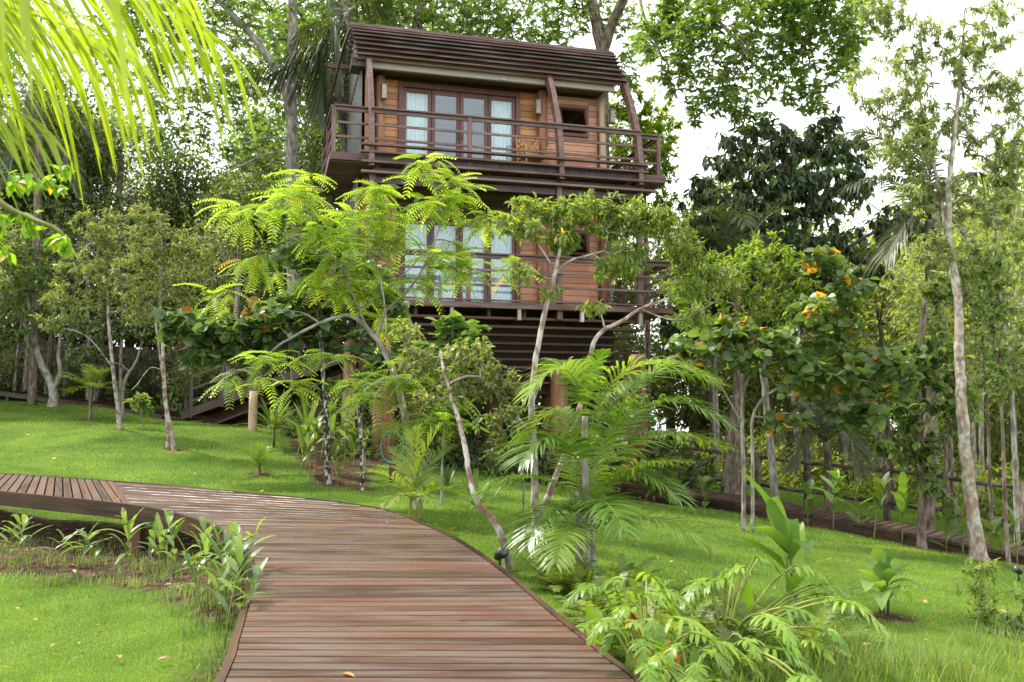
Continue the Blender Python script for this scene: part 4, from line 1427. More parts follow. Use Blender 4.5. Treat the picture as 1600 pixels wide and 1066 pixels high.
def frond_mesh(curve, nl, ll, lw, ldroop=0.5, a0=55, a1=25, vee=0.35, rachis=0.012, rng=RNG, st=4, start=0.12, wid=(0.45, 1.0, 0.85, 0.0), lv=0.1, prof=None, gapr=0.0):
    """pinnate frond along a curve (world coords)"""
    n = len(curve)
    L = np.concatenate([[0], np.cumsum(np.linalg.norm(np.diff(curve, axis=0), axis=1))]); L /= L[-1]
    T = norm(np.gradient(curve, axis=0))
    s = np.linspace(start, 0.995, nl)
    s = np.concatenate([s, s + 0.3 / nl]); side = np.concatenate([np.ones(nl), -np.ones(nl)])
    s = np.clip(s + rng.normal(0, 0.15 / nl, len(s)), 0, 1)
    if gapr:
        k = rng.uniform(0, 1, len(s)) > gapr; s = s[k]; side = side[k]
    p = np.stack([np.interp(s, L, curve[:, i]) for i in range(3)], 1)
    tg = norm(np.stack([np.interp(s, L, T[:, i]) for i in range(3)], 1))
    up = np.array([0, 0, 1.0])
    sd = norm(np.cross(np.broadcast_to(up, tg.shape), tg) + 1e-6)
    upn = np.cross(tg, sd)
    ang = np.radians(a0 + (a1 - a0) * s + rng.normal(0, 4, len(s)))
    d = sd * (side * np.sin(ang))[:, None] + tg * np.cos(ang)[:, None] + upn * (vee + rng.normal(0, 0.08, len(s)))[:, None]
    d = norm(d)
    if prof is None: pr = np.sin(np.pi * (0.16 + 0.78 * s)) ** 0.7
    else: pr = prof(s)
    ln = ll * pr * (1 + rng.normal(0, lv, len(s)))
    wv = norm(np.cross(d, upn)) * (lw / 2)
    q = np.linspace(0, 1, st)
    wq = np.interp(q, np.linspace(0, 1, len(wid)), wid)
    drp = ldroop * (1 + rng.normal(0, 0.15, len(s)))
    C = p[:, None] + d[:, None] * (ln[:, None] * q[None])[:, :, None] + np.array([0, 0, -1.0]) * (ln[:, None] * drp[:, None] * q[None] ** 2)[:, :, None]
    A = C - wv[:, None] * wq[None, :, None]; B = C + wv[:, None] * wq[None, :, None]
    V = np.stack([A, B], 2).reshape(-1, 3)
    m = len(s)
    o = (np.arange(m) * st * 2)[:, None]
    i = np.arange(st - 1)[None] * 2
    F = np.stack([o + i, o + i + 1, o + i + 3, o + i + 2], -1).reshape(-1, 4)
    tone = np.repeat(np.clip(rng.uniform(0.1, 0.85) + rng.normal(0, 0.12, m), 0, 0.96), st * 2)
    mb = MB()
    rr = rachis * (1 - 0.8 * np.linspace(0, 1, n))
    mb.tube(curve, rr, 5, cap=False, rnd=0.75)
    v2 = np.concatenate(mb.V)
    return merge([(V, [F], tone), (v2, [np.concatenate(mb.q)], np.full(len(v2), 0.8))])

def palm(name, label, cat, group, base, trunk, fronds, nl, ll, lw, lmat, bark, seed=1, ldroop=0.5, rachis=0.012, vee=0.35, a0=60, a1=28, st=4, trunk_r=(0.06, 0.04), start=0.12, lv=0.1, gapr=0.0, extra=None, trunk_name='trunk', partname='frond', wid=(0.45, 1.0, 0.85, 0.0), yellow=()):
    rng = np.random.default_rng(seed)
    base = np.asarray(base)
    root = thing(name, base, label, cat, group)
    for tr in trunk:
        mb = MB(); ps = spl(tr, 6); mb.tube(ps - base, np.linspace(trunk_r[0], trunk_r[1], len(ps)), 10, wob=.03, rnd=.5)
        mb.build(trunk_name, bark, root, smooth=True)
    for i, f in enumerate(fronds):
        p0, p1, p2 = f[:3]; sc = f[3] if len(f) > 3 else 1.0
        c = bez(np.asarray(p0), np.asarray(p1), np.asarray(p2), 14)
        V, FS, R = frond_mesh(c, int(nl * (0.6 + 0.4 * sc)), ll * sc, lw * (0.6 + .4 * sc), ldroop, a0, a1, vee, rachis, rng, st, start, wid, lv, gapr=gapr)
        link(partname, np_mesh(partname, V - base, FS, rnd=R), LM['palmy'] if i in yellow else (LM[lmat] if isinstance(lmat, str) else lmat), root)
    return root

def radial_fronds(c, n, L, el0, el1, droop, rng, az0=0, sc0=1.0):
    """fan of fronds round a crown centre"""
    out = []
    for i in range(n):
        az = az0 + i * 2.399 + rng.normal(0, 0.15)
        f = i / max(1, n - 1)
        el = radians(el1 + (el0 - el1) * f + rng.normal(0, 5))
        l = L * (0.85 + 0.3 * rng.uniform())
        d = np.array([cos(az) * cos(el), sin(az) * cos(el), sin(el)])
        p1 = c + d * l * 0.55
        p2 = c + np.array([cos(az), sin(az), 0]) * l * cos(el) * 0.98 + np.array([0, 0, l * (sin(el) * 0.8 - droop * (0.6 + 0.4 * rng.uniform()))])
        out.append((c, p1, p2, sc0))
    return out

def blade_mesh(p0, p1, p2, width, rng, n=10, fold=0.25, wave=0.03, prof=None):
    c = bez(np.asarray(p0), np.asarray(p1), np.asarray(p2), n)
    T = norm(np.gradient(c, axis=0))
    sd = norm(np.cross(T, np.array([0, 0, 1.0]) + 1e-4))
    upn = np.cross(sd, T)
    t = np.linspace(0, 1, n)
    w = width / 2 * (np.sin(pi * np.clip(t, 0, 1) ** 0.8) ** 0.75 if prof is None else prof(t))
    wv = wave * width * rng.normal(0, 1, (n, 2))
    A = c + sd * w[:, None] + upn * (fold * w + wv[:, 0] * (w > 0))[:, None]
    B = c - sd * w[:, None] + upn * (fold * w + wv[:, 1] * (w > 0))[:, None]
    V = np.concatenate([c, A, B])
    i = np.arange(n - 1)
    F = np.concatenate([np.stack([i, i + 1, i + 1 + n, i + n], 1), np.stack([i + 2 * n, i + 1 + 2 * n, i + 1, i], 1)])
    return V, [F], np.full(len(V), np.clip(rng.uniform(0, 0.95), 0, 0.96))

def blade_plant(name, label, cat, group, base, blades, lmat, stems=(), seed=1, stem_mat='twig', stem_r=0.012, fold=0.25, part='leaf', single=False):
    """blades: (p0,p1,p2,width)"""
    rng = np.random.default_rng(seed)
    base = np.asarray(base)
    root = thing(name, base, label, cat, group)
    if stems:
        mb = MB()
        for s in stems:
            ps = np.asarray(s); mb.tube(ps - base, np.linspace(stem_r, stem_r * 0.5, len(ps)), 6, rnd=.5)
        mb.build('stem', BK[stem_mat], root, smooth=True)
    ms = [blade_mesh(*b, rng, fold=fold) for b in blades]
    if single:
        V, FS, R = merge(ms)
        link('leaves', np_mesh('leaves', V - base, FS, rnd=R, smooth=True), LM[lmat], root)
    else:
        for V, FS, R in ms:
            link(part, np_mesh(part, V - base, FS, rnd=R, smooth=True), LM[lmat], root)
    return root

def rosette(name, label, cat, group, base, n, L, w, el0, el1, lmat, seed, droop=0.3, single=True, stem=0.0):
    rng = np.random.default_rng(seed)
    bl = []
    c = np.asarray(base) + [0, 0, stem + 0.03]
    for i in range(n):
        az = i * 2.399 + rng.normal(0, .2); el = radians(el0 + (el1 - el0) * i / n + rng.normal(0, 5)); l = L * rng.uniform(0.75, 1.1)
        d = np.array([cos(az) * cos(el), sin(az) * cos(el), sin(el)])
        bl.append((c, c + d * l * 0.55, c + d * l - [0, 0, droop * l * cos(el)], w))
    st = [np.array([np.asarray(base) - [0, 0, .05], c])] if stem else ()
    return blade_plant(name, label, cat, group, base, bl, lmat, st, seed, 'dark' if stem else 'twig', stem_r=0.03, single=single)

def shoot(name, label, cat, group, base, h, lean, n, L, w, lmat, seed, bare=0.3, stem_mat='petiole', droop=0.3, rr=0.008):
    """cane with alternating lance leaves"""
    rng = np.random.default_rng(seed)
    base = np.asarray(base)
    top = base + np.array([lean[0], lean[1], h])
    st = bez(base - [0, 0, .05], (base + top) / 2 + np.array([-lean[0] * .2, -lean[1] * .2, h * .1]), top, 8)
    bl = []
    az0 = rng.uniform(0, 2 * pi)
    for i in range(n):
        f = bare + (1 - bare) * i / max(1, n - 1)
        p = np.array([np.interp(f, np.linspace(0, 1, 8), st[:, k]) for k in range(3)])
        az = az0 + pi * (i % 2) + rng.normal(0, 0.5); el = radians(rng.uniform(20, 60) + 15 * f)
        l = L * rng.uniform(0.7, 1.1) * (0.75 + 0.35 * sin(pi * f))
        d = np.array([cos(az) * cos(el), sin(az) * cos(el), sin(el)])
        bl.append((p, p + d * l * 0.5, p + d * l - [0, 0, droop * l * rng.uniform(.4, 1.4)], w))
    return blade_plant(name, label, cat, group, base, bl, lmat, [st], seed, stem_mat, rr, single=(n > 7))

# ------------------------------------------------------------------ background forest
def proto_tree(seed, h, cr, n, lpt, size, lmat, bark, lean=0.3, name='forest_tree', low=0.35, tpl='lo'):
    rng = np.random.default_rng(seed); random.seed(seed)
    tp = np.array([[0, 0, -0.3], [lean * .2, 0, h * .3], [lean * .6, .1, h * .6], [lean, 0, h * .9]])
    ps = spl(tp, 5); rr = np.linspace(0.025 * h, 0.008 * h, len(ps))
    cl = []
    for k in range(9):
        a = rng.uniform(0, 2 * pi); z = h * (low + (1 - low) * (k + .5) / 9)
        rad = cr * (1.1 - abs((z / h - low) / (1 - low) - 0.45) * 1.1) * rng.uniform(.4, .8)
        cl.append((np.array([cos(a) * rad, sin(a) * rad, z]), cr * rng.uniform(0.45, 0.7), h * 0.11))
    att = []
    while len(att) < n:
        c, rx, rz = cl[rng.integers(len(cl))]
        d = norm(rng.normal(0, 1, 3)) * rng.uniform() ** .45
        p = c + d * [rx, rx, rz]
        if mnoise.noise(Vector(p * 0.7)) < -0.1: continue
        att.append(p)
    ch = grow([(ps, rr)], np.array(att), 0.5, 0.12, 0.12, rng, 0.008, 0.42)
    root = thing(name, (0, 0, 0), '', 'tree')
    mb = MB(); mb.tube(ps, rr, 8, rnd=.5)
    for p, r in ch:
        if r.max() > 0.012: mb.tube(p, r, 4, cap=False, rnd=.5)
    mb.build('trunk', bark, root, smooth=True)
    pos = []; dr = []
    for p, r in ch:
        k = max(2, int(rng.normal(lpt, 2)))
        pos.append(p[-1] + rng.normal(0, size * 1.5, (k, 3))); d = rng.normal(0, 1, (k, 3)); d[:, 2] -= 0.4; dr.append(d)
    pos = np.concatenate(pos); dr = np.concatenate(dr); m = len(pos)
    up = rng.normal(0, .5, (m, 3)); up[:, 2] += 1
    V, FS, R = place_leaves(TPL[tpl], pos, dr, up, size * rng.uniform(.7, 1.3, m), rng.uniform(0, .96, m))
    link('crown', np_mesh('crown', V, FS, rnd=R), LM[lmat], root)
    return root

def proto_bush(seed, h, r, n, size, lmat, tpl='lo', name='shrub'):
    rng = np.random.default_rng(seed); random.seed(seed)
    root = thing(name, (0, 0, 0), '', 'shrub')
    mb = MB()
    pos = []
    for i in range(14):
        a = rng.uniform(0, 2 * pi); e = rng.uniform(.5, 1.4); l = rng.uniform(.6, 1)
        tip = np.array([cos(a) * cos(e) * r, sin(a) * cos(e) * r, sin(e) * h]) * l
        c = bez(np.array([0, 0, -.1]), tip * [.4, .4, .8], tip, 6)
        mb.tube(c, np.linspace(.02, .005, 6), 4, cap=False, rnd=.5)
    mb.build('stems', BK['dark'], root, smooth=True)
    d = norm(rng.normal(0, 1, (n, 3))); d[:, 2] = np.abs(d[:, 2])
    p = d * (rng.uniform(0, 1, (n, 1)) ** .5) * [r, r, h]
    k = np.array([mnoise.noise(Vector(q * 1.6)) for q in p]) > -0.15
    p = p[k]; n = len(p)
    dr = rng.normal(0, 1, (n, 3)) + p / max(r, h); up = rng.normal(0, .5, (n, 3)); up[:, 2] += 1
    V, FS, R = place_leaves(TPL[tpl], p, dr, up, size * rng.uniform(.7, 1.3, n), rng.uniform(0, .96, n))
    link('leaves', np_mesh('leaves', V, FS, rnd=R), LM[lmat], root)
    return root

def setp(o, p, s, rz, label, group):
    o.location = tuple(p); o.scale = (s, s, s) if np.isscalar(s) else s; o.rotation_euler = (0, 0, rz)
    o['label'] = label; o['group'] = group
# ---- forest behind everything
fp = [proto_tree(11, 15, 4.2, 900, 13, 0.24, 'canopy', BK['brown'], name='forest_tree'),
      proto_tree(12, 17, 4.6, 900, 13, 0.26, 'mid', BK['brown'], 0.8, name='forest_tree'),
      proto_tree(13, 11, 3.6, 800, 13, 0.20, 'under', BK['dark'], -0.5, low=0.15, name='forest_tree'),
      proto_tree(14, 9, 2.6, 500, 11, 0.20, 'far', BK['pale'], 0.4, low=0.4, name='forest_tree'),
      proto_tree(15, 7, 2.8, 600, 13, 0.17, 'olive', BK['grey'], 0.4, low=0.2, name='forest_tree')]
FK = ['broad green', 'tall mid green', 'dark low branched', 'slim pale', 'short olive green']
used = set()
spots = [
    # (u, Y, kind, scale)  left block
    (-120, 33, 0, 1.1), (-20, 38, 0, .95), (70, 36, 3, 1.2), (150, 40, 0, .8), (230, 44, 3, 1.0), (330, 44, 0, .62), (415, 40, 0, .85), (490, 35, 0, 1.0),
    (560, 36, 1, 1.1), (650, 34, 0, 1.0), (740, 37, 1, .95), (830, 36, 0, .9), (900, 40, 1, .8),
    (-90, 31, 2, .8), (30, 33, 4, 1.2), (110, 33, 2, 1.0), (200, 34, 4, 1.2), (160, 32, 2, .9), (285, 33, 2, .85), (360, 31, 4, 1.2), (430, 29, 2, .75), (520, 28, 2, .8), (610, 29, 2, .8), (700, 30, 2, .8), (800, 30, 2, .8),
    (895, 31, 2, .7), (980, 30, 4, 1.0), (1050, 32, 2, .75), (1120, 27, 4, 1.0),
    (-40, 25.5, 4, .9), (330, 27.5, 4, .8),
    # right block: lower, airy
    (1090, 36, 3, 1.1), (1160, 30, 4, 1.1), (1230, 34, 3, 1.05), (1290, 40, 4, 1.1), (1350, 33, 3, .95), (1410, 38, 3, 1.1), (1455, 29, 4, .95), (1500, 36, 3, 1.1),
    (1560, 27, 4, 1.1), (1600, 32, 3, 1.15), (1650, 24, 4, 1.25), (1260, 27, 3, .7), (1390, 26, 3, .7), (1520, 23, 3, .75), (1470, 45, 4, 1.5), (1330, 48, 4, 1.4), (1200, 48, 4, 1.5), (1600, 45, 4, 1.5), (1100, 44, 3, 1.2), (1180, 40, 3, 1.35), (1330, 42, 3, 1.25), (1430, 30, 3, 1.1), (1570, 38, 3, 1.5), (1640, 30, 3, 1.4)]
ords = ['first', 'second', 'third', 'fourth', 'fifth', 'sixth', 'seventh', 'eighth', 'ninth', 'tenth', 'eleventh', 'twelfth', 'thirteenth', 'fourteenth', 'fifteenth', 'sixteenth', 'seventeenth', 'eighteenth']
bykind = {}
for s_ in sorted(range(len(spots)), key=lambda i: spots[i][0]):
    bykind.setdefault(spots[s_][2], []).append(s_)
for i, (u, Y, k, sc) in enumerate(spots):
    o = fp[k] if k not in used else copy_tree(fp[k])
    used.add(k)
    g = G(u, Y)
    setp(o, g - [0, 0, .1], sc, i * 2.1, '%s tree in the forest background, %s of its kind from the left' % (FK[k], ords[bykind[k].index(i)]), 'forest trees behind the garden')
# ---- understory shrubs
bp_ = [proto_bush(21, 1.3, 1.2, 900, 0.20, 'under'), proto_bush(22, 1.1, 1.0, 700, 0.17, 'mid'), proto_bush(23, 1.2, 1.2, 800, 0.16, 'far')]
BKN = ['dark green shrub', 'mid green shrub', 'pale yellow green shrub']
ub = [(-60, 29.8, 0, 1.2), (30, 29.6, 0, 1.0), (100, 29.5, 1, 1.0), (165, 29, 0, 1.3), (230, 28.6, 0, 1.1), (300, 28, 1, 1.1), (350, 27.5, 0, 1.2), (420, 26.5, 0, 1.3), (470, 25, 0, 1.3), (520, 24.5, 1, 1.2), (450, 21.5, 1, .6),
      (560, 26, 0, 1.4), (640, 26, 0, 1.4), (720, 27, 0, 1.5), (800, 26, 0, 1.4), (870, 27, 0, 1.3), (950, 26, 0, 1.3), (1020, 24, 1, 1.2), (690, 22.5, 1, .7), (830, 22.5, 1, .8), (1035, 21.3, 0, .8),
      (1100, 24, 2, 1.1), (1180, 25, 2, 1.0), (1250, 24, 2, 1.0), (1330, 24, 2, 1.1), (1400, 22, 2, .9), (1460, 23, 2, 1.2), (1530, 20, 2, 1.0), (1590, 19, 2, 1.2), (1640, 18, 1, 1.3), (1290, 30, 2, 1.6), (1430, 31, 2, 1.6), (1560, 29, 2, 1.7), (1130, 30, 2, 1.5), (1370, 36, 2, 2.2), (1230, 38, 2, 2.2), (1520, 38, 2, 2.2)]
usedb = set(); byk = {}
for s_ in sorted(range(len(ub)), key=lambda i: ub[i][0]): byk.setdefault(ub[s_][2], []).append(s_)
for i, (u, Y, k, sc) in enumerate(ub):
    o = bp_[k] if k not in usedb else copy_tree(bp_[k]); usedb.add(k)
    setp(o, G(u, Y) - [0, 0, .05], (sc, sc, sc * (1.1 if i % 3 else 0.85)), i * 1.7, '%s in the undergrowth, %s of its colour from the left' % (BKN[k], ords[byk[k].index(i)]), 'undergrowth shrubs')
# ---- slim trunks beyond the right fence and the left walkway
def pole_tree(u, Y, h, r, bark, label, group, seed, lean=0.0, lm='far'):
    rng = np.random.default_rng(seed)
    g = G(u, Y)
    root = thing('slender_tree', g, label, 'tree', group)
    ps = spl([[0, 0, -.1], [lean * .3 + rng.normal(0, .05), 0, h * .35], [lean * .7 + rng.normal(0, .08), 0, h * .7], [lean, 0, h]], 4)
    mb = MB(); mb.tube(ps, np.linspace(r, r * .6, len(ps)), 7, wob=.05, rnd=.5)
    n = 160
    p = ps[-1] + rng.normal(0, 1, (n, 3)) * [.8, .8, .55] + [0, 0, .3]
    V, FS, R = place_leaves(TPL['lo'], p, rng.normal(0, 1, (n, 3)), rng.normal(0, .5, (n, 3)) + [0, 0, 1], rng.uniform(.12, .24, n), rng.uniform(0, .96, n))
    # twigs to the leaves
    for q in p[::9]: mb.tube([ps[-2], (ps[-1] + q) / 2, q], [.02, .012, .006], 4, cap=False)
    mb.build('trunk', bark, root, smooth=True)
    link('crown', np_mesh('crown', V, FS, rnd=R), LM[lm], root)
pl = [(1243, 24, 4, .07, 'grey'), (1262, 20.5, 4.5, .09, 'dark'), (1302, 23, 4.2, .07, 'brown'), (1312, 28, 5, .1, 'pale'), (1325, 26, 4.5, .09, 'pale'), (1345, 27, 5, .1, 'pale'), (1368, 29, 5, .1, 'pale'), (1380, 25, 4, .08, 'pale'),
      (1395, 21, 4.5, .07, 'dark'), (1412, 27, 4.5, .09, 'pale'), (1462, 22, 5, .07, 'grey'), (1492, 20, 5, .07, 'brown'), (1535, 21, 5, .06, 'grey'), (1270, 31, 5, .11, 'pale'), (1590, 20, 5, .07, 'brown'), (1120, 24, 4, .08, 'pale')]
pl.sort()
for i, (u, Y, h, r, b) in enumerate(pl):
    pole_tree(u, Y, h, r, BK[b], 'slender %s trunk beyond the right fence, %s of these from the left' % ({'dark': 'dark', 'brown': 'brown', 'grey': 'grey', 'pale': 'whitish'}[b], ords[i]), 'slender trunks beyond the right fence', 300 + i, random.uniform(-.3, .3))
pl = [(22, 28.6, 4, .05, 'grey'), (37, 28.8, 4, .11, 'log'), (50, 28.7, 4, .06, 'grey'), (72, 28.4, 4, .08, 'brown'), (102, 28.2, 4, .09, 'brown'), (137, 27.6, 5, .07, 'grey'), (147, 27.4, 5, .09, 'brown'), (190, 27.2, 4, .06, 'grey'), (292, 27, 4, .1, 'dark'), (352, 25.6, 4.5, .12, 'grey')]
for i, (u, Y, h, r, b) in enumerate(pl):
    pole_tree(u, Y, h, r, BK['pink'] if b == 'log' else BK[b], 'slender trunk behind the left walkway, %s of these from the left' % ords[i], 'slender trunks behind the left walkway', 340 + i, random.uniform(-.3, .3), 'under')

# ---- big canopy trees
tree('canopy_tree', 'tall grey barked tree left of the house with a wide leafy crown', 'tree', None,
     [([('g', 462, 24), (460, 520, 24), (458, 380, 24), (456, 250, 24), (455, 150, 24), (458, 40, 24), (455, -120, 24)], .30, .13),
      ([(456, 190, 24), (440, 130, 23.8), (405, 70, 23.6), (365, 25, 23.5), (320, -20, 23.2), (270, -60, 23)], .17, .06),
      ([(415, 85, 23.7), (370, 60, 23.4), (320, 42, 23.2), (290, 40, 23)], .05, .03),
      ([(456, 240, 24), (420, 240, 23.7), (385, 255, 23.4), (350, 270, 23)], .05, .02), ([(456, 222, 24), (420, 215, 23.6), (380, 225, 23.4)], .04, .02)],
     [(380, 50, 25, 150, 70), (330, 150, 25.2, 100, 60), (300, 220, 25.5, 90, 40), (400, 160, 25.5, 60, 60), (230, 170, 25.5, 70, 50), (420, 270, 25.8, 40, 35), (440, -50, 24, 200, 60), (250, 90, 23.5, 130, 90), (500, 150, 25.3, 45, 90), (200, 30, 24, 160, 60), (380, 240, 25.5, 60, 30), (300, 10, 23.5, 120, 60), (490, 40, 25.5, 50, 50)],
     2400, 7, 0.165, 'whorl', 'canopy', BK['grey'], 41, rf=.72, gap=-.12, seg=.5, tip_r=.005, radial=.6, droop=.4, up_bias=.5)
tree('canopy_tree', 'pale barked tree with leaning trunks rising behind the left end of the roof', 'tree', None,
     [([('g', 600, 26), (590, 520, 26), (580, 320, 25.5), (565, 190, 25), (552, 110, 24.6), (543, 30, 24.5), (528, -40, 24)], .26, .15),
      ([(585, 330, 25.5), (600, 180, 26), (612, 60, 26), (606, 0, 26), (598, -80, 26)], .2, .14),
      ([(590, 300, 25.7), (630, 170, 26), (650, 50, 26), (663, -10, 26), (680, -90, 26)], .22, .13),
      ([(545, 30, 24.5), (520, 10, 24.3), (510, -40, 24)], .09, .05)],
     [(700, 15, 25.5, 130, 50), (600, 0, 25.5, 80, 40), (820, 20, 25, 110, 55), (560, 20, 25, 60, 50), (720, -60, 26, 200, 50), (860, 80, 26, 60, 40), (770, 60, 26.5, 70, 30)],
     1800, 7, 0.165, 'whorl', LM['canopy'], BK['mottled'], 42, rf=.85, gap=-.1, seg=.5, tip_r=.005, radial=.6, droop=.4, up_bias=.5)
tree('canopy_tree', 'large forked tree behind the right end of the roof with overhanging branches', 'tree', None,
     [([('g', 950, 25), (945, 520, 25), (940, 300, 24.8), (940, 160, 24.5), (940, 80, 24), (930, 25, 23.8), (912, -50, 23.5)], .30, .14),
      ([(940, 85, 24), (958, 35, 23.6), (978, -10, 23), (1000, -80, 22.5)], .18, .11),
      ([(978, -10, 23), (1040, -40, 21), (1110, 20, 20), (1160, 75, 19.5)], .07, .03),
      ([(1000, -80, 22.5), (1100, -60, 21), (1200, 10, 20), (1310, 30, 19.5)], .09, .03),
      ([(990, -60, 22.5), (1005, 20, 21.5), (1035, 90, 21)], .05, .02)],
     [(1040, 50, 21, 50, 55), (1110, 60, 20, 75, 70), (1200, 40, 20, 110, 60), (1290, 40, 19.5, 70, 60), (1160, 140, 20, 60, 45), (1060, 115, 21, 45, 40), (1290, -10, 19.5, 110, 40), (890, 20, 24, 60, 40), (960, 30, 24, 40, 40), (1240, 110, 20, 60, 40), (985, 100, 23.5, 22, 45), (1090, 175, 20.5, 18, 20), (1140, -20, 20.5, 120, 35), (1180, 190, 20, 40, 22), (1260, 150, 20, 50, 30), (1110, 150, 20.5, 45, 35), (1320, 80, 19.5, 40, 50), (1060, 20, 21, 60, 40), (1010, 60, 22, 30, 40)],
     2100, 7, 0.17, 'whorl', 'canopy', BK['brown'], 43, rf=.9, gap=.02, gs=1.5, seg=.4, tip_r=.004, radial=.6, droop=.4, up_bias=.5)
tree('leafy_tree', 'light green bushy tree showing past the right end of the upper balcony', 'tree', None,
     [([('g', 1010, 25), (1012, 560, 25), (1010, 400, 25), (1005, 280, 25), (1000, 180, 25)], .16, .08)],
     [(1005, 220, 25, 55, 60), (1030, 190, 25, 35, 50), (975, 150, 25, 30, 40), (1010, 300, 25, 55, 50), (1030, 260, 25, 35, 40)],
     420, 14, 0.15, 'ovate', leaf_mat('bright_canopy_leaf', (0.09, 0.17, 0.015), (0.24, 0.33, 0.03), trans=0.5), BK['brown'], 44, gap=-.25)
tree('dark_leaf_tree', 'dark tree with large drooping leaves right of the house', 'tree', None,
     [([('g', 1133, 19.6), (1140, 700, 19.8), (1155, 600, 20), (1180, 500, 20), (1200, 400, 20), (1215, 310, 20), (1230, 240, 20)], .19, .06),
      ([(1175, 520, 20), (1240, 440, 19.5), (1300, 400, 19.3), (1370, 360, 19), (1400, 340, 19)], .08, .04)],
     [(1150, 250, 20, 60, 50), (1240, 225, 20, 70, 45), (1285, 190, 20, 30, 25), (1130, 340, 20, 60, 50), (1210, 320, 20, 90, 55), (1320, 290, 19.5, 60, 40), (1280, 370, 19.5, 70, 40), (1400, 350, 19, 50, 40), (1100, 400, 20, 40, 40), (1350, 420, 19.3, 40, 30), (1180, 200, 20, 30, 22), (1130, 480, 20, 50, 50), (1080, 520, 20.5, 50, 50), (1090, 300, 20.2, 30, 40), (1330, 230, 19.8, 40, 30), (1250, 290, 20, 70, 50), (1120, 400, 20.3, 60, 50), (1200, 420, 20.3, 80, 40), (1290, 440, 20, 50, 40), (1170, 500, 20.3, 80, 50)],
     1150, 10, 0.21, 'droop', 'dark', BK['brown'], 45, rf=.62, gap=-.15, droop=.9, spread=.8, span=.3, seg=.35)
tree('tall_tree', 'tall slim tree with orange lichen on its pale trunk on the right lawn', 'tree', None,
     [([('g', 1530, 13.2), (1518, 790, 13.2), (1506, 680, 13.2), (1500, 580, 13.3), (1496, 460, 13.4), (1482, 360, 13.5), (1486, 260, 13.6), (1500, 130, 13.8), (1508, 0, 14)], .17, .012),
      ([(1482, 370, 13.5), (1470, 310, 13.7), (1462, 270, 13.8), (1440, 170, 14), (1425, 60, 14)], .07, .012)],
     [(1415, 140, 14, 60, 80), (1400, 230, 14, 50, 50), (1440, 60, 14, 40, 50), (1540, 110, 14, 50, 60), (1560, 30, 14, 40, 50), (1570, 230, 14, 45, 60), (1490, 200, 14, 50, 50), (1545, 330, 13.6, 50, 45), (1440, 300, 13.6, 40, 40), (1380, 40, 14.3, 45, 40), (1590, 140, 14, 30, 60), (1370, 0, 14.3, 50, 40), (1490, 300, 13.7, 40, 40), (1430, 210, 13.9, 50, 60), (1350, 130, 14.3, 30, 50), (1500, 80, 13.8, 30, 60), (1460, 380, 13.6, 50, 40), (1590, 260, 14, 40, 60)],
     1500, 11, 0.10, 'narrow', 'pale', BK['orange'], 46, gap=-.1, gs=1.8)  # crown leaves carry the glare veil in their colour
tree('spreading_tree', 'haze paled green small leaved tree at the right edge behind the tall slim tree', 'tree', None,
     [([('g', 1590, 16), (1585, 700, 16), (1575, 560, 16), (1560, 440, 16), (1555, 330, 16)], .08, .04), ([(1575, 560, 16), (1520, 470, 16), (1480, 440, 16)], .04, .02)],
     [(1540, 450, 16, 70, 60), (1470, 440, 16, 50, 45), (1590, 380, 16, 60, 60), (1440, 500, 15.5, 50, 40), (1550, 560, 16, 70, 60), (1500, 380, 16, 45, 40), (1410, 440, 15.5, 35, 30), (1600, 520, 15, 50, 60)],
     800, 12, 0.11, 'narrow', 'pale', BK['pale'], 47, gap=-.15, gs=1.6)
tree('slim_tree', 'yellow green tree with a straight pale trunk between the house and the right fence', 'tree', None,
     [([('g', 1215, 16.9), (1208, 740, 16.9), (1198, 640, 16.8), (1188, 540, 16.6), (1185, 470, 16.5), (1190, 410, 16.5)], .135, .05)],
     [(1150, 420, 16, 70, 45), (1200, 400, 16.5, 60, 45), (1235, 450, 16.5, 45, 45), (1100, 450, 16, 45, 40), (1180, 480, 16, 60, 35), (1080, 500, 15.5, 35, 30), (1060, 450, 15, 30, 30)],
     620, 13, 0.085, 'ovate', leaf_mat('fresh_leaf', (0.08, 0.17, 0.02), (0.24, 0.34, 0.05), trans=0.5), BK['grey'], 48, gap=-.15, gs=1.8)
tree('almond_tree', 'small tree with large round green and orange leaves by the right lawn', 'tree', None,
     [([('g', 1162, 14.5), (1162, 740, 14.5), (1160, 660, 14.4), (1165, 600, 14.3), (1200, 560, 14.1), (1260, 520, 14)], .06, .025),
      ([('g', 1176, 14.3), (1176, 720, 14.3), (1180, 640, 14.2), (1230, 600, 14), (1300, 590, 13.8), (1380, 600, 13.7)], .05, .02),
      ([(1160, 660, 14.4), (1130, 610, 14.3), (1110, 560, 14.2)], .03, .015)],
     [(1200, 550, 14, 70, 40), (1290, 500, 14, 70, 45), (1330, 570, 13.9, 80, 40), (1390, 590, 13.8, 45, 30), (1095, 545, 14, 50, 30), (1225, 655, 14, 35, 20), (1290, 405, 14.2, 45, 25), (1350, 640, 13.8, 50, 30), (1260, 590, 14, 60, 35), (1150, 520, 14, 40, 30), (1330, 440, 14, 35, 25)],
     330, 6, 0.175, 'round', 'almond', BK['grey'], 49, gap=-.3, radial=0.5, seg=.3, tip_r=.006, up_bias=.35, droop=.5)
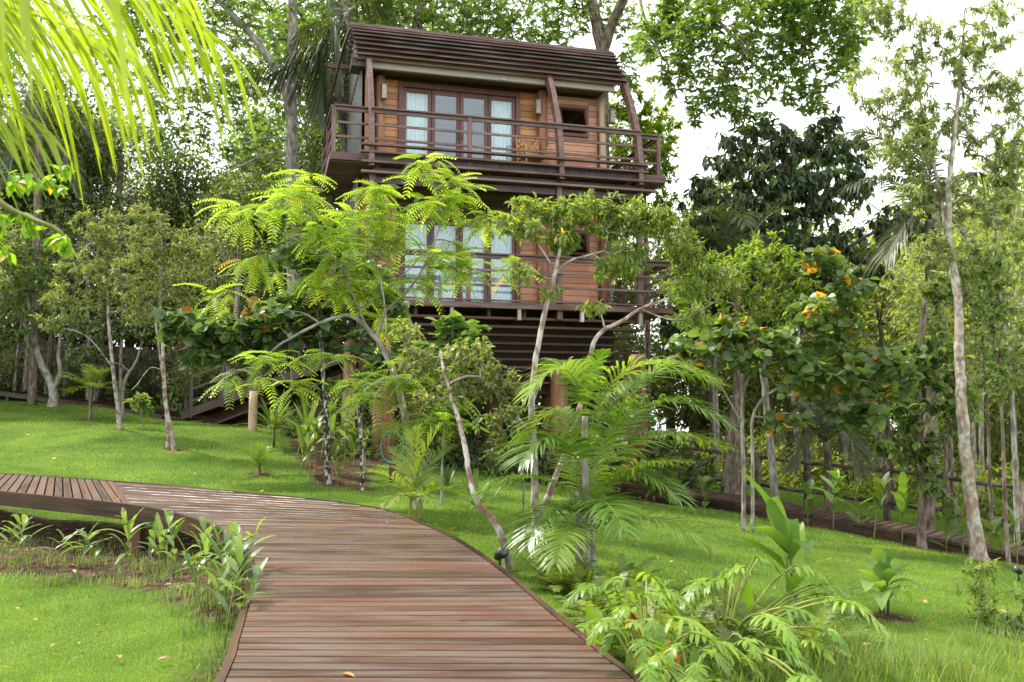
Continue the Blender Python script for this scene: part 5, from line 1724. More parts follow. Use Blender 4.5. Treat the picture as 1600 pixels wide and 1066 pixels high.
tree('vine_covered_tree', 'dark trunk wrapped in heart leaved vine near the fence on the right', 'tree', None,
     [([('g', 1440, 14.8), (1440, 750, 14.8), (1436, 660, 14.8), (1438, 560, 14.8), (1445, 470, 14.8)], .12, .06)],
     [(1440, 690, 14.7, 40, 45), (1450, 740, 14.7, 25, 40), (1430, 620, 14.7, 50, 45), (1470, 560, 14.7, 55, 45), (1410, 560, 14.7, 40, 40), (1500, 640, 14.7, 30, 60), (1390, 700, 14.7, 25, 25)],
     230, 9, 0.135, 'round', 'mid', BK['brown'], 50, gap=-.3, droop=.8, spread=.8)
for (u, Y, tu, tv, lab, sd_) in [(1576, 13.6, 1556, 545, 'thin brown sapling just right of the tall slim tree', 51), (1552, 16.4, 1536, 540, 'thin mottled sapling behind the tall slim tree trunk', 52), (1484, 15.2, 1470, 600, 'thin grey sapling left of the tall slim tree', 53)]:
    tree('sapling', lab, 'tree', 'thin saplings at the right', [([('g', u, Y), ((u * 2 + tu) / 3, 760, Y), ((u + tu) / 2, 660, Y), (tu, tv, Y), (tu - 5, tv - 80, Y)], .055, .02)],
         [(tu, tv - 60, Y, 40, 50), (tu + 20, tv + 30, Y, 35, 50), (tu - 10, tv - 130, Y, 30, 40)], 120, 11, .10, 'ovate', 'mid' if sd_ % 2 else 'olive', BK['brown'], sd_)

tree('leafy_tree', 'mid green tree closing the gap behind the dark leaved tree', 'tree', None,
     [([('g', 1240, 27), (1235, 600, 27), (1225, 450, 27), (1215, 300, 27)], .2, .05)],
     [(1110, 330, 27, 50, 60), (1180, 260, 27, 60, 50), (1260, 240, 27, 60, 45), (1320, 300, 27, 40, 50), (1220, 350, 27, 90, 60), (1140, 420, 27, 70, 60), (1290, 410, 27, 60, 60), (1360, 400, 27, 40, 60), (1070, 420, 27, 40, 60)],
     900, 11, 0.19, 'ovate', 'mid', BK['brown'], 54, gap=-.2, seg=.5, tip_r=.006, rf=.8)
for i, (u, Y, k, s_, lab) in enumerate([(655, 18.5, 1, .75, 'mid green shrub in front of the log stilts beside the hose post'), (720, 19.5, 0, .8, 'dark shrub between the front log stilts'), (780, 19, 1, .7, 'mid green shrub under the middle of the house'),
      (835, 19.5, 0, .8, 'dark shrub beside the middle front stilt'), (915, 19.2, 1, .75, 'mid green shrub right of the middle front stilt'), (1050, 20.2, 0, 1.0, 'dark shrub at the start of the right walkway'), (600, 21.5, 0, 1.1, 'dark shrub behind the big left stilt'), (955, 21.8, 0, 1.2, 'dark shrub behind the right stilts'), (540, 19, 1, .8, 'mid green shrub in the bed behind the ginger stalks')]):
    o = copy_tree(bp_[k]); setp(o, G(u, Y) - [0, 0, .05], s_, i * 1.3, lab, 'shrubs around the stilts')
# ---- left lawn trees
tree('lawn_tree', 'slender pale trunked tree on the left lawn with an airy olive crown', 'tree', None,
     [([('g', 188, 20), (182, 620, 20), (174, 550, 20), (169, 480, 20), (173, 420, 20), (166, 360, 20)], .085, .03), ([(176, 575, 20), (150, 540, 19.8), (125, 520, 19.6), (85, 510, 19.5)], .03, .012)],
     [(150, 420, 20, 65, 45), (200, 370, 20, 50, 45), (110, 470, 19.8, 50, 35), (200, 460, 20, 45, 40), (80, 500, 19.5, 35, 20), (150, 350, 20, 40, 35)],
     620, 13, 0.10, 'narrow', 'olive', BK['mottled'], 61, gap=-.05, gs=1.8, pw=.4)
tree('lawn_tree', 'twin stemmed mottled tree nearest the ramp on the left lawn', 'tree', None,
     [([('g', 274, 18), (266, 670, 18), (258, 620, 18), (255, 560, 18), (251, 480, 18), (253, 400, 18), (250, 340, 18)], .08, .028), ([('g', 263, 18.2), (261, 660, 18.2), (256, 600, 18.1), (248, 540, 18), (240, 480, 18)], .06, .02),
      ([(256, 580, 18), (235, 575, 17.8), (215, 600, 17.7), (205, 610, 17.6)], .018, .006)],
     [(250, 390, 18, 60, 45), (300, 400, 18, 45, 40), (205, 430, 18, 40, 40), (280, 450, 18, 40, 30), (230, 350, 18, 45, 35), (215, 480, 18, 30, 30)],
     560, 12, 0.095, 'narrow', 'olive', BK['pink'], 62, gap=-.05, gs=1.8, pw=.4)
tree('forked_tree', 'short thick trunk forking in a Y by the left walkway', 'tree', None,
     [([('g', 82, 26), (83, 610, 26), (70, 580, 26), (58, 550, 26), (50, 500, 26), (40, 440, 26)], .22, .06), ([(83, 608, 26), (94, 585, 26), (92, 550, 26), (100, 490, 26)], .14, .05)],
     [(40, 480, 25.5, 60, 45), (110, 500, 25.5, 50, 35), (10, 430, 25.5, 50, 50), (70, 420, 25.5, 60, 40), (20, 530, 25.5, 40, 20), (115, 550, 25.5, 20, 20)],
     340, 12, 0.13, 'ovate', 'mid', BK['pale'], 63, gap=-.2)
tree('lawn_tree', 'thin trunk of a tree growing at the left edge of the lawn', 'tree', None,
     [([('g', -6, 15.5), (-3, 640, 15.5), (-8, 560, 15.5), (-20, 460, 15.5)], .05, .03)], [(-30, 420, 15.5, 50, 45), (-10, 360, 15.5, 50, 40)], 120, 11, .09, 'narrow', 'olive', BK['mottled'], 64)
tree('small_tree', 'curved grey tree between the two slender lawn trees near the walkway', 'tree', None,
     [([('g', 192, 24.5), (192, 620, 24.5), (197, 590, 24.5), (215, 560, 24.5), (230, 500, 24.5)], .09, .04)], [(235, 490, 24, 60, 40), (170, 510, 24, 50, 35), (290, 520, 24, 45, 35), (140, 560, 24.5, 40, 25)], 260, 12, .12, 'ovate', 'under', BK['grey'], 65)
tree('sapling', 'bright green knee high sapling on the left lawn before the walkway', 'sapling', None,
     [([('g', 223, 20.5), (223, 650, 20.5), (222, 630, 20.5)], .018, .01)], [(220, 628, 20.5, 22, 12), (232, 640, 20.5, 12, 8)], 34, 9, .12, 'ovate', 'canopy', BK['grey'], 66)
rng = np.random.default_rng(5)
g = G(140, 23.6)
palm('young_palm', 'small yellowish feathery palm on the left lawn near the walkway', 'palm', None, g, [[g - [0, 0, .1], g + [0, 0, .5], g + [0.02, 0, .8]]], radial_fronds(g + [0.02, 0, .8], 12, 1.1, 15, 75, .35, rng), 22, .38, .028, 'fern', BK['brown'], 5, trunk_r=(.045, .03), ldroop=.35)
g = G(405, 15.5)
palm('young_palm', 'tiny feathery palm alone on the lawn left of the planting bed', 'palm', None, g, [[g - [0, 0, .05], g + [0, 0, .1], g + [0, 0, .16]]], radial_fronds(g + [0, 0, .12], 9, .78, 30, 85, .35, rng), 20, .17, .014, 'palm', BK['brown'], 6, trunk_r=(.03, .02), ldroop=.25, rachis=.006)

# ---- lime green pinnate tree in front of the house
tree('feather_leaf_tree', 'lime green tree with feathery drooping leaves, before the left half of the house', 'tree', None,
     [([('g', 655, 11.6), (645, 740, 11.7), (632, 650, 11.8), (618, 590, 11.9), (598, 545, 12), (581, 521, 12), (560, 500, 12), (540, 493, 12), (505, 503, 12), (470, 520, 12), (425, 548, 12), (405, 575, 12)], .085, .012),
      ([(572, 512, 12), (560, 480, 12), (545, 445, 12), (534, 420, 12), (505, 398, 12), (450, 370, 12), (420, 345, 12)], .035, .01),
      ([(590, 530, 12), (600, 490, 12), (630, 462, 12), (655, 430, 12), (680, 375, 12), (690, 330, 12), (672, 280, 12)], .035, .01),
      ([(560, 487, 12), (600, 455, 12.1), (640, 420, 12.1), (665, 390, 12.2)], .025, .01),
      ([(618, 590, 11.9), (606, 540, 11.8), (600, 470, 11.8), (590, 420, 11.8), (575, 380, 11.8)], .03, .01),
      ([(500, 505, 12), (470, 488, 12), (420, 484, 12)], .018, .008)],
     [(660, 265, 12, 32, 22), (690, 315, 12, 60, 28), (610, 350, 12, 55, 32), (480, 290, 12, 32, 26), (360, 322, 12, 20, 10), (545, 385, 12, 55, 38), (410, 418, 12, 40, 18), (490, 360, 12, 45, 30), (350, 462, 12, 30, 12), (380, 585, 11.8, 34, 14), (430, 562, 11.6, 34, 14),
      (510, 556, 11.5, 28, 10), (450, 605, 11.5, 26, 12), (640, 590, 11, 42, 20), (690, 625, 11, 34, 22), (700, 395, 12, 42, 26), (755, 345, 12, 34, 24), (800, 425, 12, 24, 14), (560, 450, 12, 45, 24), (500, 440, 12, 45, 24),  (590, 620, 11.3, 30, 14), (640, 660, 11.2, 35, 16), (600, 300, 12, 40, 20), (560, 330, 12, 40, 20),   (440, 320, 12, 40, 20),   (395, 340, 12, 22, 10), (655, 435, 12, 34, 18), (735, 420, 12, 34, 18), (610, 500, 12, 34, 20), (660, 575, 11.3, 40, 20), (560, 600, 11.6, 30, 16), (715, 300, 12, 40, 18), (700, 660, 10.9, 26, 14)],
     195, 6, 0.34, 'pinnate', 'lime', BK['grey'], 71, gap=-.5, radial=0.5, seg=.2, tip_r=.005, szv=.25, up_bias=.85, pw=.36, droop=.2, rf=.62)
# ---- pale double trunk tree before the right half
tree('twisted_tree', 'pale twisted tree with patchy bark and narrow leaves before the right half of the house', 'tree', None,
     [([('g', 838, 9.3), (836, 790, 9.3), (834, 700, 9.3), (831, 640, 9.3), (836, 570, 9.3), (850, 495, 9.4), (862, 450, 9.4), (868, 425, 9.4), (874, 395, 9.4), (880, 375, 9.4)], .072, .02),
      ([(838, 820, 9.3), (858, 770, 9.35), (880, 715, 9.4), (905, 640, 9.5), (920, 570, 9.5), (928, 535, 9.5), (945, 515, 9.5), (975, 500, 9.5), (1000, 483, 9.5), (1045, 466, 9.5)], .058, .022),
      ([(868, 428, 9.4), (890, 408, 9.4), (915, 400, 9.4), (945, 392, 9.5)], .025, .012),
      ([(834, 690, 9.3), (815, 662, 9.25), (800, 642, 9.2), (789, 628, 9.2)], .04, .03), ([(868, 425, 9.4), (850, 395, 9.4), (835, 375, 9.4)], .02, .01),
      ([(945, 515, 9.5), (940, 495, 9.5), (930, 478, 9.5)], .02, .008), ([(1000, 483, 9.5), (1060, 500, 9.6), (1120, 470, 9.7)], .018, .01)],
     [(830, 325, 9.5, 45, 22), (905, 335, 9.5, 70, 25), (965, 345, 9.6, 50, 30), (1035, 360, 9.7, 45, 35), (1000, 400, 9.7, 45, 22), (1075, 435, 9.8, 60, 34), (1130, 430, 9.9, 35, 25), (880, 375, 9.4, 35, 20), (815, 432, 9.4, 30, 14), (860, 455, 9.4, 20, 14), (925, 480, 9.5, 30, 12), (920, 565, 9.5, 24, 10), (1080, 500, 9.8, 40, 18), (930, 320, 9.5, 90, 16), (1000, 340, 9.6, 60, 26), (960, 420, 9.6, 50, 24), (1060, 390, 9.8, 50, 26), (850, 360, 9.4, 50, 24), (780, 350, 9.5, 30, 14)],
     1150, 9, 0.078, 'narrow', leaf_mat('narrow_grey_green_leaf', (0.07, 0.14, 0.03), (0.22, 0.29, 0.08), accent=(0.5, 0.42, 0.05), acc_p=.96, trans=.45), BK['pink'], 72, gap=-.1, gs=2.2, seg=.16, tip_r=.0025, jit=.16, pw=.38, span=.22)
# ---- bent trunk by the boardwalk
tree('bent_tree', 'bent mottled trunk rooted beside the boardwalk with a bushy dark green crown', 'tree', None,
     [([('g', 797, 8.2), (788, 850, 8.2), (772, 815, 8.25), (748, 788, 8.3), (735, 750, 8.4), (727, 700, 8.5), (716, 655, 8.6), (703, 615, 8.7), (694, 580, 8.8), (688, 550, 8.9)], .062, .022), ([(700, 600, 8.75), (730, 588, 8.8), (770, 592, 8.8)], .025, .012)],
     [(650, 560, 9.2, 50, 32), (720, 565, 9, 60, 36), (780, 600, 8.9, 45, 30), (630, 510, 9.3, 32, 20), (700, 615, 8.9, 60, 22), (800, 640, 8.8, 25, 18), (745, 545, 9.1, 40, 22)],
     330, 9, 0.066, 'ovate', 'olive', BK['pink'], 73, gap=-.15, gs=2.2, seg=.16, tip_r=.0025, pw=.38, span=.2)
tree('shrub', 'small leafy shrub between the pale twisted trunks and the hose post', 'shrub', None,
     [([('g', 815, 10.2), (818, 760, 10.2), (812, 700, 10.2), (795, 650, 10.2)], .02, .01)], [(790, 700, 10.2, 40, 22), (830, 670, 10.2, 35, 22), (860, 720, 10.2, 28, 20), (770, 660, 10.2, 30, 20)], 110, 7, .075, 'ovate', 'mid', BK['brown'], 74, seg=.16, tip_r=.0025)
# ---- round leaved trees
tree('round_leaf_tree', 'tree with large round dark green leaves spreading left over the ramp', 'tree', None,
     [([('g', 570, 16.2), (560, 640, 16), (545, 570, 15.8), (500, 520, 15.4), (440, 500, 15.1), (370, 505, 15), (300, 505, 15)], .07, .02), ([(545, 570, 15.8), (560, 500, 15.4), (565, 440, 15.2)], .04, .02)],
     [(300, 515, 15, 45, 26), (360, 525, 15, 55, 32), (430, 505, 15, 60, 38), (495, 480, 15.2, 50, 36), (560, 440, 15.2, 42, 36), (420, 555, 15.1, 60, 22), (320, 560, 15, 30, 12), (480, 400, 15.3, 45, 30), (440, 340, 15.5, 30, 18), (520, 530, 15.3, 45, 25), (600, 470, 15.2, 35, 40), (590, 560, 15.2, 30, 50), (270, 500, 15, 22, 14)],
     430, 7, 0.19, 'round', 'round', BK['grey'], 75, gap=-.35, radial=.6, seg=.3, tip_r=.006, up_bias=.4, droop=.35)
tree('round_leaf_sapling', 'bright sapling with big pale round leaves under the lower balcony', 'sapling', None,
     [([('g', 690, 12.8), (692, 700, 12.8), (698, 620, 12.7), (705, 560, 12.6), (708, 510, 12.5)], .03, .012)], [(700, 510, 12.5, 40, 18), (735, 525, 12.4, 22, 18), (690, 545, 12.5, 35, 18)], 30, 7, .17, 'round', leaf_mat('pale_round_leaf', (0.075, 0.16, 0.045), (0.19, 0.29, 0.09), trans=.4, rough=.35), BK['grey'], 76, radial=.6, seg=.3)
tree('mottled_tree', 'black and white mottled trunk standing in the bed left of the house', 'tree', 'mottled trunks in the bed',
     [([('g', 512, 14.9), (512, 690, 14.9), (508, 620, 14.9), (503, 560, 14.9), (498, 500, 15)], .085, .045)], [(490, 470, 15.2, 35, 20), (520, 600, 15, 30, 12)], 36, 8, .16, 'ovate', 'mid', BK['bw'], 77)
tree('mottled_tree', 'short black mottled trunk close to the hose post', 'tree', 'mottled trunks in the bed',
     [([('g', 566, 14.3), (565, 715, 14.3), (563, 670, 14.3), (560, 610, 14.4)], .05, .03)], [(575, 590, 14.4, 28, 18)], 26, 8, .13, 'ovate', 'mid', BK['bw'], 78)

# ---- palms
g = G(917, 8.3)
c0 = P(914, 650, 8.3); c1 = P(922, 745, 8.3)
def q3(a, b, c, sc=1.0): return (P(*a), P(*b), P(*c), sc)
palm('areca_palm', 'big multi stemmed feather palm right of the boardwalk before the house', 'palm', None, g,
     [[g - [0, 0, .1], P(916, 800, 8.3), P(914, 720, 8.3), c0], [g + [.06, .1, -.1], P(925, 800, 8.45), P(930, 740, 8.5), P(935, 705, 8.5)], [g + [-.08, .05, -.1], P(905, 810, 8.3), P(900, 770, 8.2)]],
     [q3((914, 650, 8.3), (895, 520, 8.2), (822, 620, 8.0), .85), q3((914, 645, 8.3), (900, 540, 8.5), (858, 575, 8.9), .75), q3((914, 645, 8.3), (928, 560, 8.3), (945, 548, 8.1), .5),
      q3((920, 680, 8.35), (960, 520, 8.2), (1105, 590, 7.9), 1.15), q3((925, 690, 8.4), (985, 540, 8.6), (1120, 600, 8.9), 1.1), q3((928, 730, 8.4), (1000, 570, 8.0), (1135, 660, 7.6), 1.15),
      q3((930, 750, 8.4), (1000, 640, 8.6), (1130, 700, 9.0), 1.1), q3((930, 765, 8.3), (990, 715, 7.9), (1078, 722, 7.6), .8), q3((915, 690, 8.3), (870, 610, 8.4), (825, 680, 8.5), 1.),
      q3((910, 735, 8.3), (870, 640, 8.1), (815, 720, 7.8), 1.), q3((908, 780, 8.2), (830, 715, 8.1), (742, 775, 8.0), .85), q3((910, 810, 8.2), (860, 760, 7.9), (825, 850, 7.6), .85),
      q3((915, 820, 8.2), (935, 740, 7.7), (975, 830, 7.2), .9), q3((920, 830, 8.2), (1010, 780, 7.9), (1110, 850, 7.6), .95), q3((912, 830, 8.2), (890, 770, 8.6), (850, 790, 8.9), .7),
      q3((918, 790, 8.3), (955, 660, 8.7), (1010, 640, 9.2), .95), q3((915, 835, 8.2), (890, 790, 7.6), (870, 880, 7.1), .8), q3((918, 780, 8.3), (950, 620, 8.5), (1050, 560, 8.7), 1.),
      q3((918, 800, 8.3), (985, 690, 8.1), (1060, 780, 7.7), .9), q3((912, 800, 8.3), (895, 680, 8.5), (880, 640, 8.9), .8)],
     44, .48, .025, 'palm', BK['pale'], 81, ldroop=.38, rachis=.008, a0=72, a1=38, trunk_r=(.035, .028), vee=.3, trunk_name='cane', lv=.07, yellow=(7,))
g = G(640, 10.2)
palm('young_palm', 'knee high yellow green palm growing against the far side of the boardwalk', 'palm', None, g,
     [[g - [0, 0, .1], P(641, 800, 10.2), P(642, 775, 10.2)], [g + [.08, .05, -.1], P(652, 800, 10.2), P(655, 780, 10.2)]],
     [q3((642, 780, 10.2), (650, 720, 10.2), (690, 665, 10.2)), q3((642, 780, 10.2), (645, 700, 10.1), (652, 670, 10), .8), q3((642, 780, 10.2), (610, 730, 10), (563, 740, 9.8), .8), q3((645, 780, 10.2), (690, 750, 10), (730, 778, 9.8), .8),
      q3((642, 780, 10.2), (625, 760, 9.8), (605, 790, 9.5), .7), q3((645, 780, 10.2), (670, 710, 10.4), (705, 700, 10.7), .9), q3((642, 785, 10.2), (660, 760, 9.7), (680, 790, 9.4), .7), q3((642, 780, 10.2), (630, 720, 10.5), (612, 700, 10.8), .7)],
     26, .36, .026, 'fern', BK['petiole'], 82, ldroop=.3, rachis=.007, trunk_r=(.03, .02), trunk_name='cane', yellow=(3,))
def dark_palm(u, v, Y, bu, fr, label, lm='palmd', nl=40, ll=.6, lw=.04, seed=1, r=(.12, .09), gapr=.05, base_Y=None, ldr=.5):
    c = P(u, v, Y); g = G(bu, base_Y or Y)
    return palm('tall_palm', label, 'palm', None, g, [[g - [0, 0, .1], (g + c) / 2 + [.05, 0, 0], c]], [q3((u, v, Y), *f) for f in fr], nl, ll, lw, lm, BK['brown'], seed, ldroop=ldr, rachis=.02, trunk_r=r, gapr=gapr)
dark_palm(1150, 430, 19, 1150, [((1120, 340, 19), (1060, 370, 18.6)), ((1130, 310, 19), (1100, 330, 18.2)), ((1160, 300, 19), (1165, 350, 18)), ((1190, 310, 19), (1245, 330, 18.5)), ((1210, 370, 19), (1260, 410, 18.7)), ((1180, 400, 19), (1215, 470, 18.5)),
      ((1100, 390, 19), (1050, 430, 18.6)), ((1120, 420, 19), (1085, 500, 18.6)), ((1200, 330, 19.5), (1280, 350, 20)), ((1110, 330, 19.5), (1040, 340, 20.2)), ((1170, 340, 18.5), (1190, 410, 17.6))], 'dark feather palm just right of the house at lower balcony height', seed=83)
dark_palm(1455, 345, 17.5, 1448, [((1400, 170, 17.3), (1308, 215, 17)), ((1400, 250, 17), (1330, 290, 16.5)), ((1440, 200, 17.5), (1500, 190, 17.5)), ((1500, 230, 17.8), (1570, 290, 18)), ((1480, 310, 17.3), (1520, 400, 17)), ((1420, 320, 17.5), (1385, 400, 17.2)), ((1450, 250, 18), (1420, 190, 18.6)), ((1420, 240, 17.9), (1350, 230, 18.2))],
      'feather palm high on the right with one long frond over the sky', lm='palmd', seed=84, r=(.13, .12), base_Y=17.2, nl=50, ll=.75, lw=.045, ldr=.7)
c = P(1458, 345, 17.5)
mb = MB(); mb.tube(spl([c + [.03, -.1, .45], c + [.0, -.16, .0], c + [.04, -.18, -.35]], 5), [.05, .08, .1, .11, .1, .1, .09, .08, .06, .05, .03], 9, wob=.1)
o = mb.build('dead_sheath', BK['orange'], None, smooth=True, origin=c); o.location = tuple(c)
tag(o, 'brown dead leaf sheath hanging under the crown of the high right palm', 'palm sheath')
dark_palm(525, 55, 22.4, 560, [((505, 0, 22.4), (497, 170, 22.2)), ((522, -10, 22.4), (515, 170, 22.2)), ((450, 85, 22), (378, 125, 21.8)), ((480, 95, 22), (420, 118, 21.9)), ((540, 0, 23.4), (545, 140, 23.6)), ((480, 0, 23), (440, 110, 22.6)), ((490, 80, 22.8), (455, 150, 22.4)), ((560, -30, 23), (600, 20, 23.2)), ((520, -40, 23), (470, -30, 23.5))],
      'drooping dark palm behind the left edge of the house roof', seed=85, base_Y=23.5, nl=44, ll=.62, lw=.045, gapr=.05, ldr=1.5)
dark_palm(1290, 690, 18.5, 1292, [((1350, 620, 18.3), (1400, 715, 18)), ((1330, 640, 18), (1345, 740, 17.6)), ((1240, 620, 18.3), (1215, 690, 18)), ((1290, 600, 18.4), (1310, 620, 18)), ((1250, 650, 18.1), (1240, 730, 17.8)), ((1320, 600, 19), (1380, 640, 19.5)), ((1270, 610, 18.8), (1235, 640, 19.4))],
      'low dark palm arching over the right fence', seed=86, r=(.08, .06), nl=40, ll=.5, lw=.03)
dark_palm(60, 210, 26, 50, [((20, 120, 26), (-40, 200, 26)), ((90, 130, 26), (150, 230, 26)), ((60, 100, 26), (100, 140, 25.5)), ((30, 170, 26), (10, 290, 25.6)), ((95, 190, 26), (120, 300, 25.6)), ((40, 110, 26), (0, 130, 26.4))],
      'tall thin palm seen through the near fronds at the upper left', seed=87, r=(.13, .1), nl=38, ll=.7)
# overhead palm close to the camera at the left
pb = np.array([-3.4, 2.4, float(gz(-3.4, 2.4))])
pc = np.array([-3.0, 2.5, 2.75])
palm('overhanging_palm', 'blurred yellow green palm with fronds hanging into the upper left corner', 'palm', None, pb,
     [[pb - [0, 0, .1], pb + [.1, 0, 1.3], pc]],
     [(pc, P(40, -260, 2.6), P(355, 80, 3.0), .85), (pc, P(-20, -240, 3.0), P(290, -20, 3.4), 1.0), (pc, P(-60, -160, 3.3), P(220, 110, 3.8), 1.1), (pc, P(-60, -180, 2.3), P(230, -60, 2.2), .9), (pc + [0, -.1, -.1], P(-200, 60, 2.4), P(60, 190, 2.5), .7), (pc, P(-120, -60, 2.9), P(150, 60, 3.1), .8),
      (pc, pc + [-.8, .4, .9], pc + [-1.6, .7, 0], 1.0), (pc, pc + [-.3, -1, .8], pc + [-.5, -2, .1], 1.0)],
     36, .66, .026, 'palmy', BK['pale'], 88, ldroop=.85, rachis=.012, vee=.0, a0=66, a1=34, gapr=.08, st=7, trunk_r=(.09, .07), wid=(.4, .9, 1, .9, .7, 0))
tree('near_tree', 'near tree branch with ovate green and yellow leaves at the left edge', 'tree', None,
     [([('p', (-3.3, 4.6, float(gz(-3.3, 4.6)))), ('p', (-3.1, 4.6, 1.2)), ('p', (-2.9, 4.5, 2.0)), (-60, 290, 4.4), (20, 330, 4.3), (90, 360, 4.2), (105, 385, 4.2)], .05, .006), ([(-60, 290, 4.4), (10, 270, 4.5), (60, 280, 4.6), (110, 262, 4.7)], .012, .006)],
     [(30, 340, 4.3, 50, 22, .2), (90, 380, 4.2, 28, 20, .15), (50, 280, 4.5, 60, 15, .2), (-10, 390, 4.3, 30, 25, .2), (110, 262, 4.7, 30, 8, .1)], 46, 6, .062, 'ovate', leaf_mat('near_leaf', (0.09, 0.22, 0.02), (0.22, 0.38, 0.03), accent=(.70, .42, .03), acc_p=.93, trans=.5), BK['twig'], 89, gap=-.5, seg=.1, tip_r=.002, span=.2, droop=.8)

# ---- foreground planting at the right of the walk
def fern(u, Y, n, L, label, seed, lm='fern', ll=.085):
    rng = np.random.default_rng(seed)
    g = G(u, Y)
    palm('fern', label, 'fern', 'ferns beside the boardwalk', g, [], radial_fronds(g + [0, 0, .02], n, L, 25, 78, .28, rng, az0=rng.uniform(0, 6)), 26, ll, .014, lm, BK['twig'], seed, ldroop=.2, rachis=.003, a0=75, a1=50, start=.15, st=3, wid=(.8, 1, 0), vee=.1)
FL = [(955, 6.9, 'arching fern at the foot of the big feather palm'), (1010, 6.6, 'fern right of the big feather palm base'), (1065, 6.9, 'pale fern between the big palm and the broad leaved plant'), (985, 5.9, 'fern against the boardwalk edge behind the lacy leaves'),
      (1095, 6.4, 'fern left of the broad leaved plant'), (1130, 7.2, 'fern just behind the lacy leaved plants'), (905, 7.3, 'fern left of the big feather palm base'), (1045, 5.6, 'fern in the middle of the lacy leaves'), (870, 7.4, 'small fern by the boardwalk below the palm'), (1170, 6.3, 'fern under the broad leaved plant')]
for i, (u, v, Y, lab) in enumerate([(985, 955, 5.2, 'rust coloured dead leaf hanging in the lacy plant by the boardwalk'), (1005, 1003, 4.9, 'curled rust red leaf low among the lacy leaves'), (1045, 1005, 4.9, 'rust red leaf at the right of the low lacy leaves')]):
    rg = np.random.default_rng(800 + i); c_ = P(u, v, Y)
    V, FS, R_9 = merge([blade_mesh(c_, c_ + [.02 * k, 0, -.05], c_ + [.05 * (k - 1), .01, -.13], .05, rg, 7, .4) for k in range(3)])
    o = link('dead_leaf', np_mesh('dead_leaf', V - c_, FS, rnd=R_9), LM['rust']); o.location = tuple(c_); tag(o, lab, 'leaf', 'rust red leaves on the bank')
FL += [(930, 6.6, 'fern at the boardwalk edge just before the lacy leaves'), (1060, 6.2, 'fern between the two larger lacy plants'), (1150, 5.7, 'low fern in front of the big lacy plant'), (975, 7.4, 'fern behind the feather palm base on the lawn side'), (1210, 7.0, 'fern at the foot of the tall broad leaved plant'), (1265, 6.6, 'fern on the bank right of the big lacy plant')]
for i, (u, Y, lab) in enumerate(FL): fern(u, Y, 13, .62 if i % 2 else .5, lab, 90 + i, 'fern')
def lacy(base, leaves, label, seed, sc=1.0, lm='philo'):
    """plant of long stalked deeply lobed leaves; leaves: (u,v,Y,heading_deg)"""
    rng = np.random.default_rng(seed)
    root = thing('lacy_leaf_plant', base, label, 'plant', 'lacy leaved plants')
    lv_ = list(leaves) + [(u + rng.normal(0, 22), v + abs(rng.normal(0, 22)), Y + rng.normal(0, .15), hd + rng.normal(0, 50)) for (u, v, Y, hd) in leaves for _ in range(1)]
    for (u, v, Y, hd) in lv_:
        tip = P(u, v, Y)
        c = bez(base, (base + tip) / 2 + [0, 0, .18], tip, 10)
        mb = MB(); mb.tube(c - base, np.linspace(.011, .006, 10), 6, rnd=.6); st = mb.build('petiole', BK['petiole'], root, smooth=True)
        d = np.array([cos(radians(hd)), sin(radians(hd)) * .6 - .5, -.15]); d /= np.linalg.norm(d)
        L = .25 * sc * rng.uniform(.5, 1.35)
        cc = bez(tip, tip + d * L * .5 + [0, 0, .05], tip + d * L - [0, 0, L * .35], 10)
        V, FS, R = frond_mesh(cc, 9, (.05 + .33 * L), .026 * sc, .45, 80, 25, .12, .004, rng, 5, 0.0, (.7, .8, 1., .8, 0.), .15, prof=lambda s: np.clip(1.05 - .75 * s, .25, 1))
        # inner web of the blade
        V2, F2, R2 = blade_mesh(tip - d * .03, tip + d * L * .5 + [0, 0, .05], tip + d * L - [0, 0, L * .35], .055 * sc, rng, 8, .1)
        V, FS, R = merge([(V, FS, R), (V2, F2, R2)])
        link('leaf', np_mesh('leaf', V - base, FS, rnd=R), LM[lm], root)
    return root
b1 = G(1130, 6.1)
lacy(b1, [(1180, 870, 6.2, 60), (1135, 905, 6.0, 150), (1240, 885, 6.3, 20), (1290, 935, 6.0, -20), (1285, 985, 5.7, -40), (1225, 950, 5.8, 0), (1190, 960, 5.6, -60), (1110, 930, 6.0, 170), (1150, 880, 6.5, 100), (1160, 1000, 5.4, -60), (1265, 915, 6.4, 40), (1245, 1055, 4.9, -60)], 'big plant of deeply cut pale green leaves arching over the right bank', 110)
b2 = G(1010, 5.2)
lacy(b2, [(970, 905, 5.5, 120), (935, 915, 5.6, 170), (1000, 930, 5.3, 60), (1030, 925, 5.4, 20), (980, 950, 5.2, 230), (1010, 970, 5.1, -60), (1050, 965, 5.2, -10), (1080, 990, 5.0, 0), (1010, 895, 5.7, 80)], 'plant of deeply cut bright leaves leaning over the boardwalk edge', 111, .95)
b3 = G(1085, 4.6)
lacy(b3, [(1065, 1010, 4.6, 200), (1100, 1020, 4.5, -30), (1040, 1045, 4.4, 200), (1085, 1040, 4.35, -90)], 'small lacy leaved plant at the bottom edge among the stones', 112, .6)
b4 = G(1000, 4.9)
lacy(b4, [(975, 985, 4.9, 200), (1000, 1000, 4.8, 270), (1020, 1020, 4.7, 300)], 'lacy leaved plant spilling on the near right edge of the boardwalk', 113, .8)
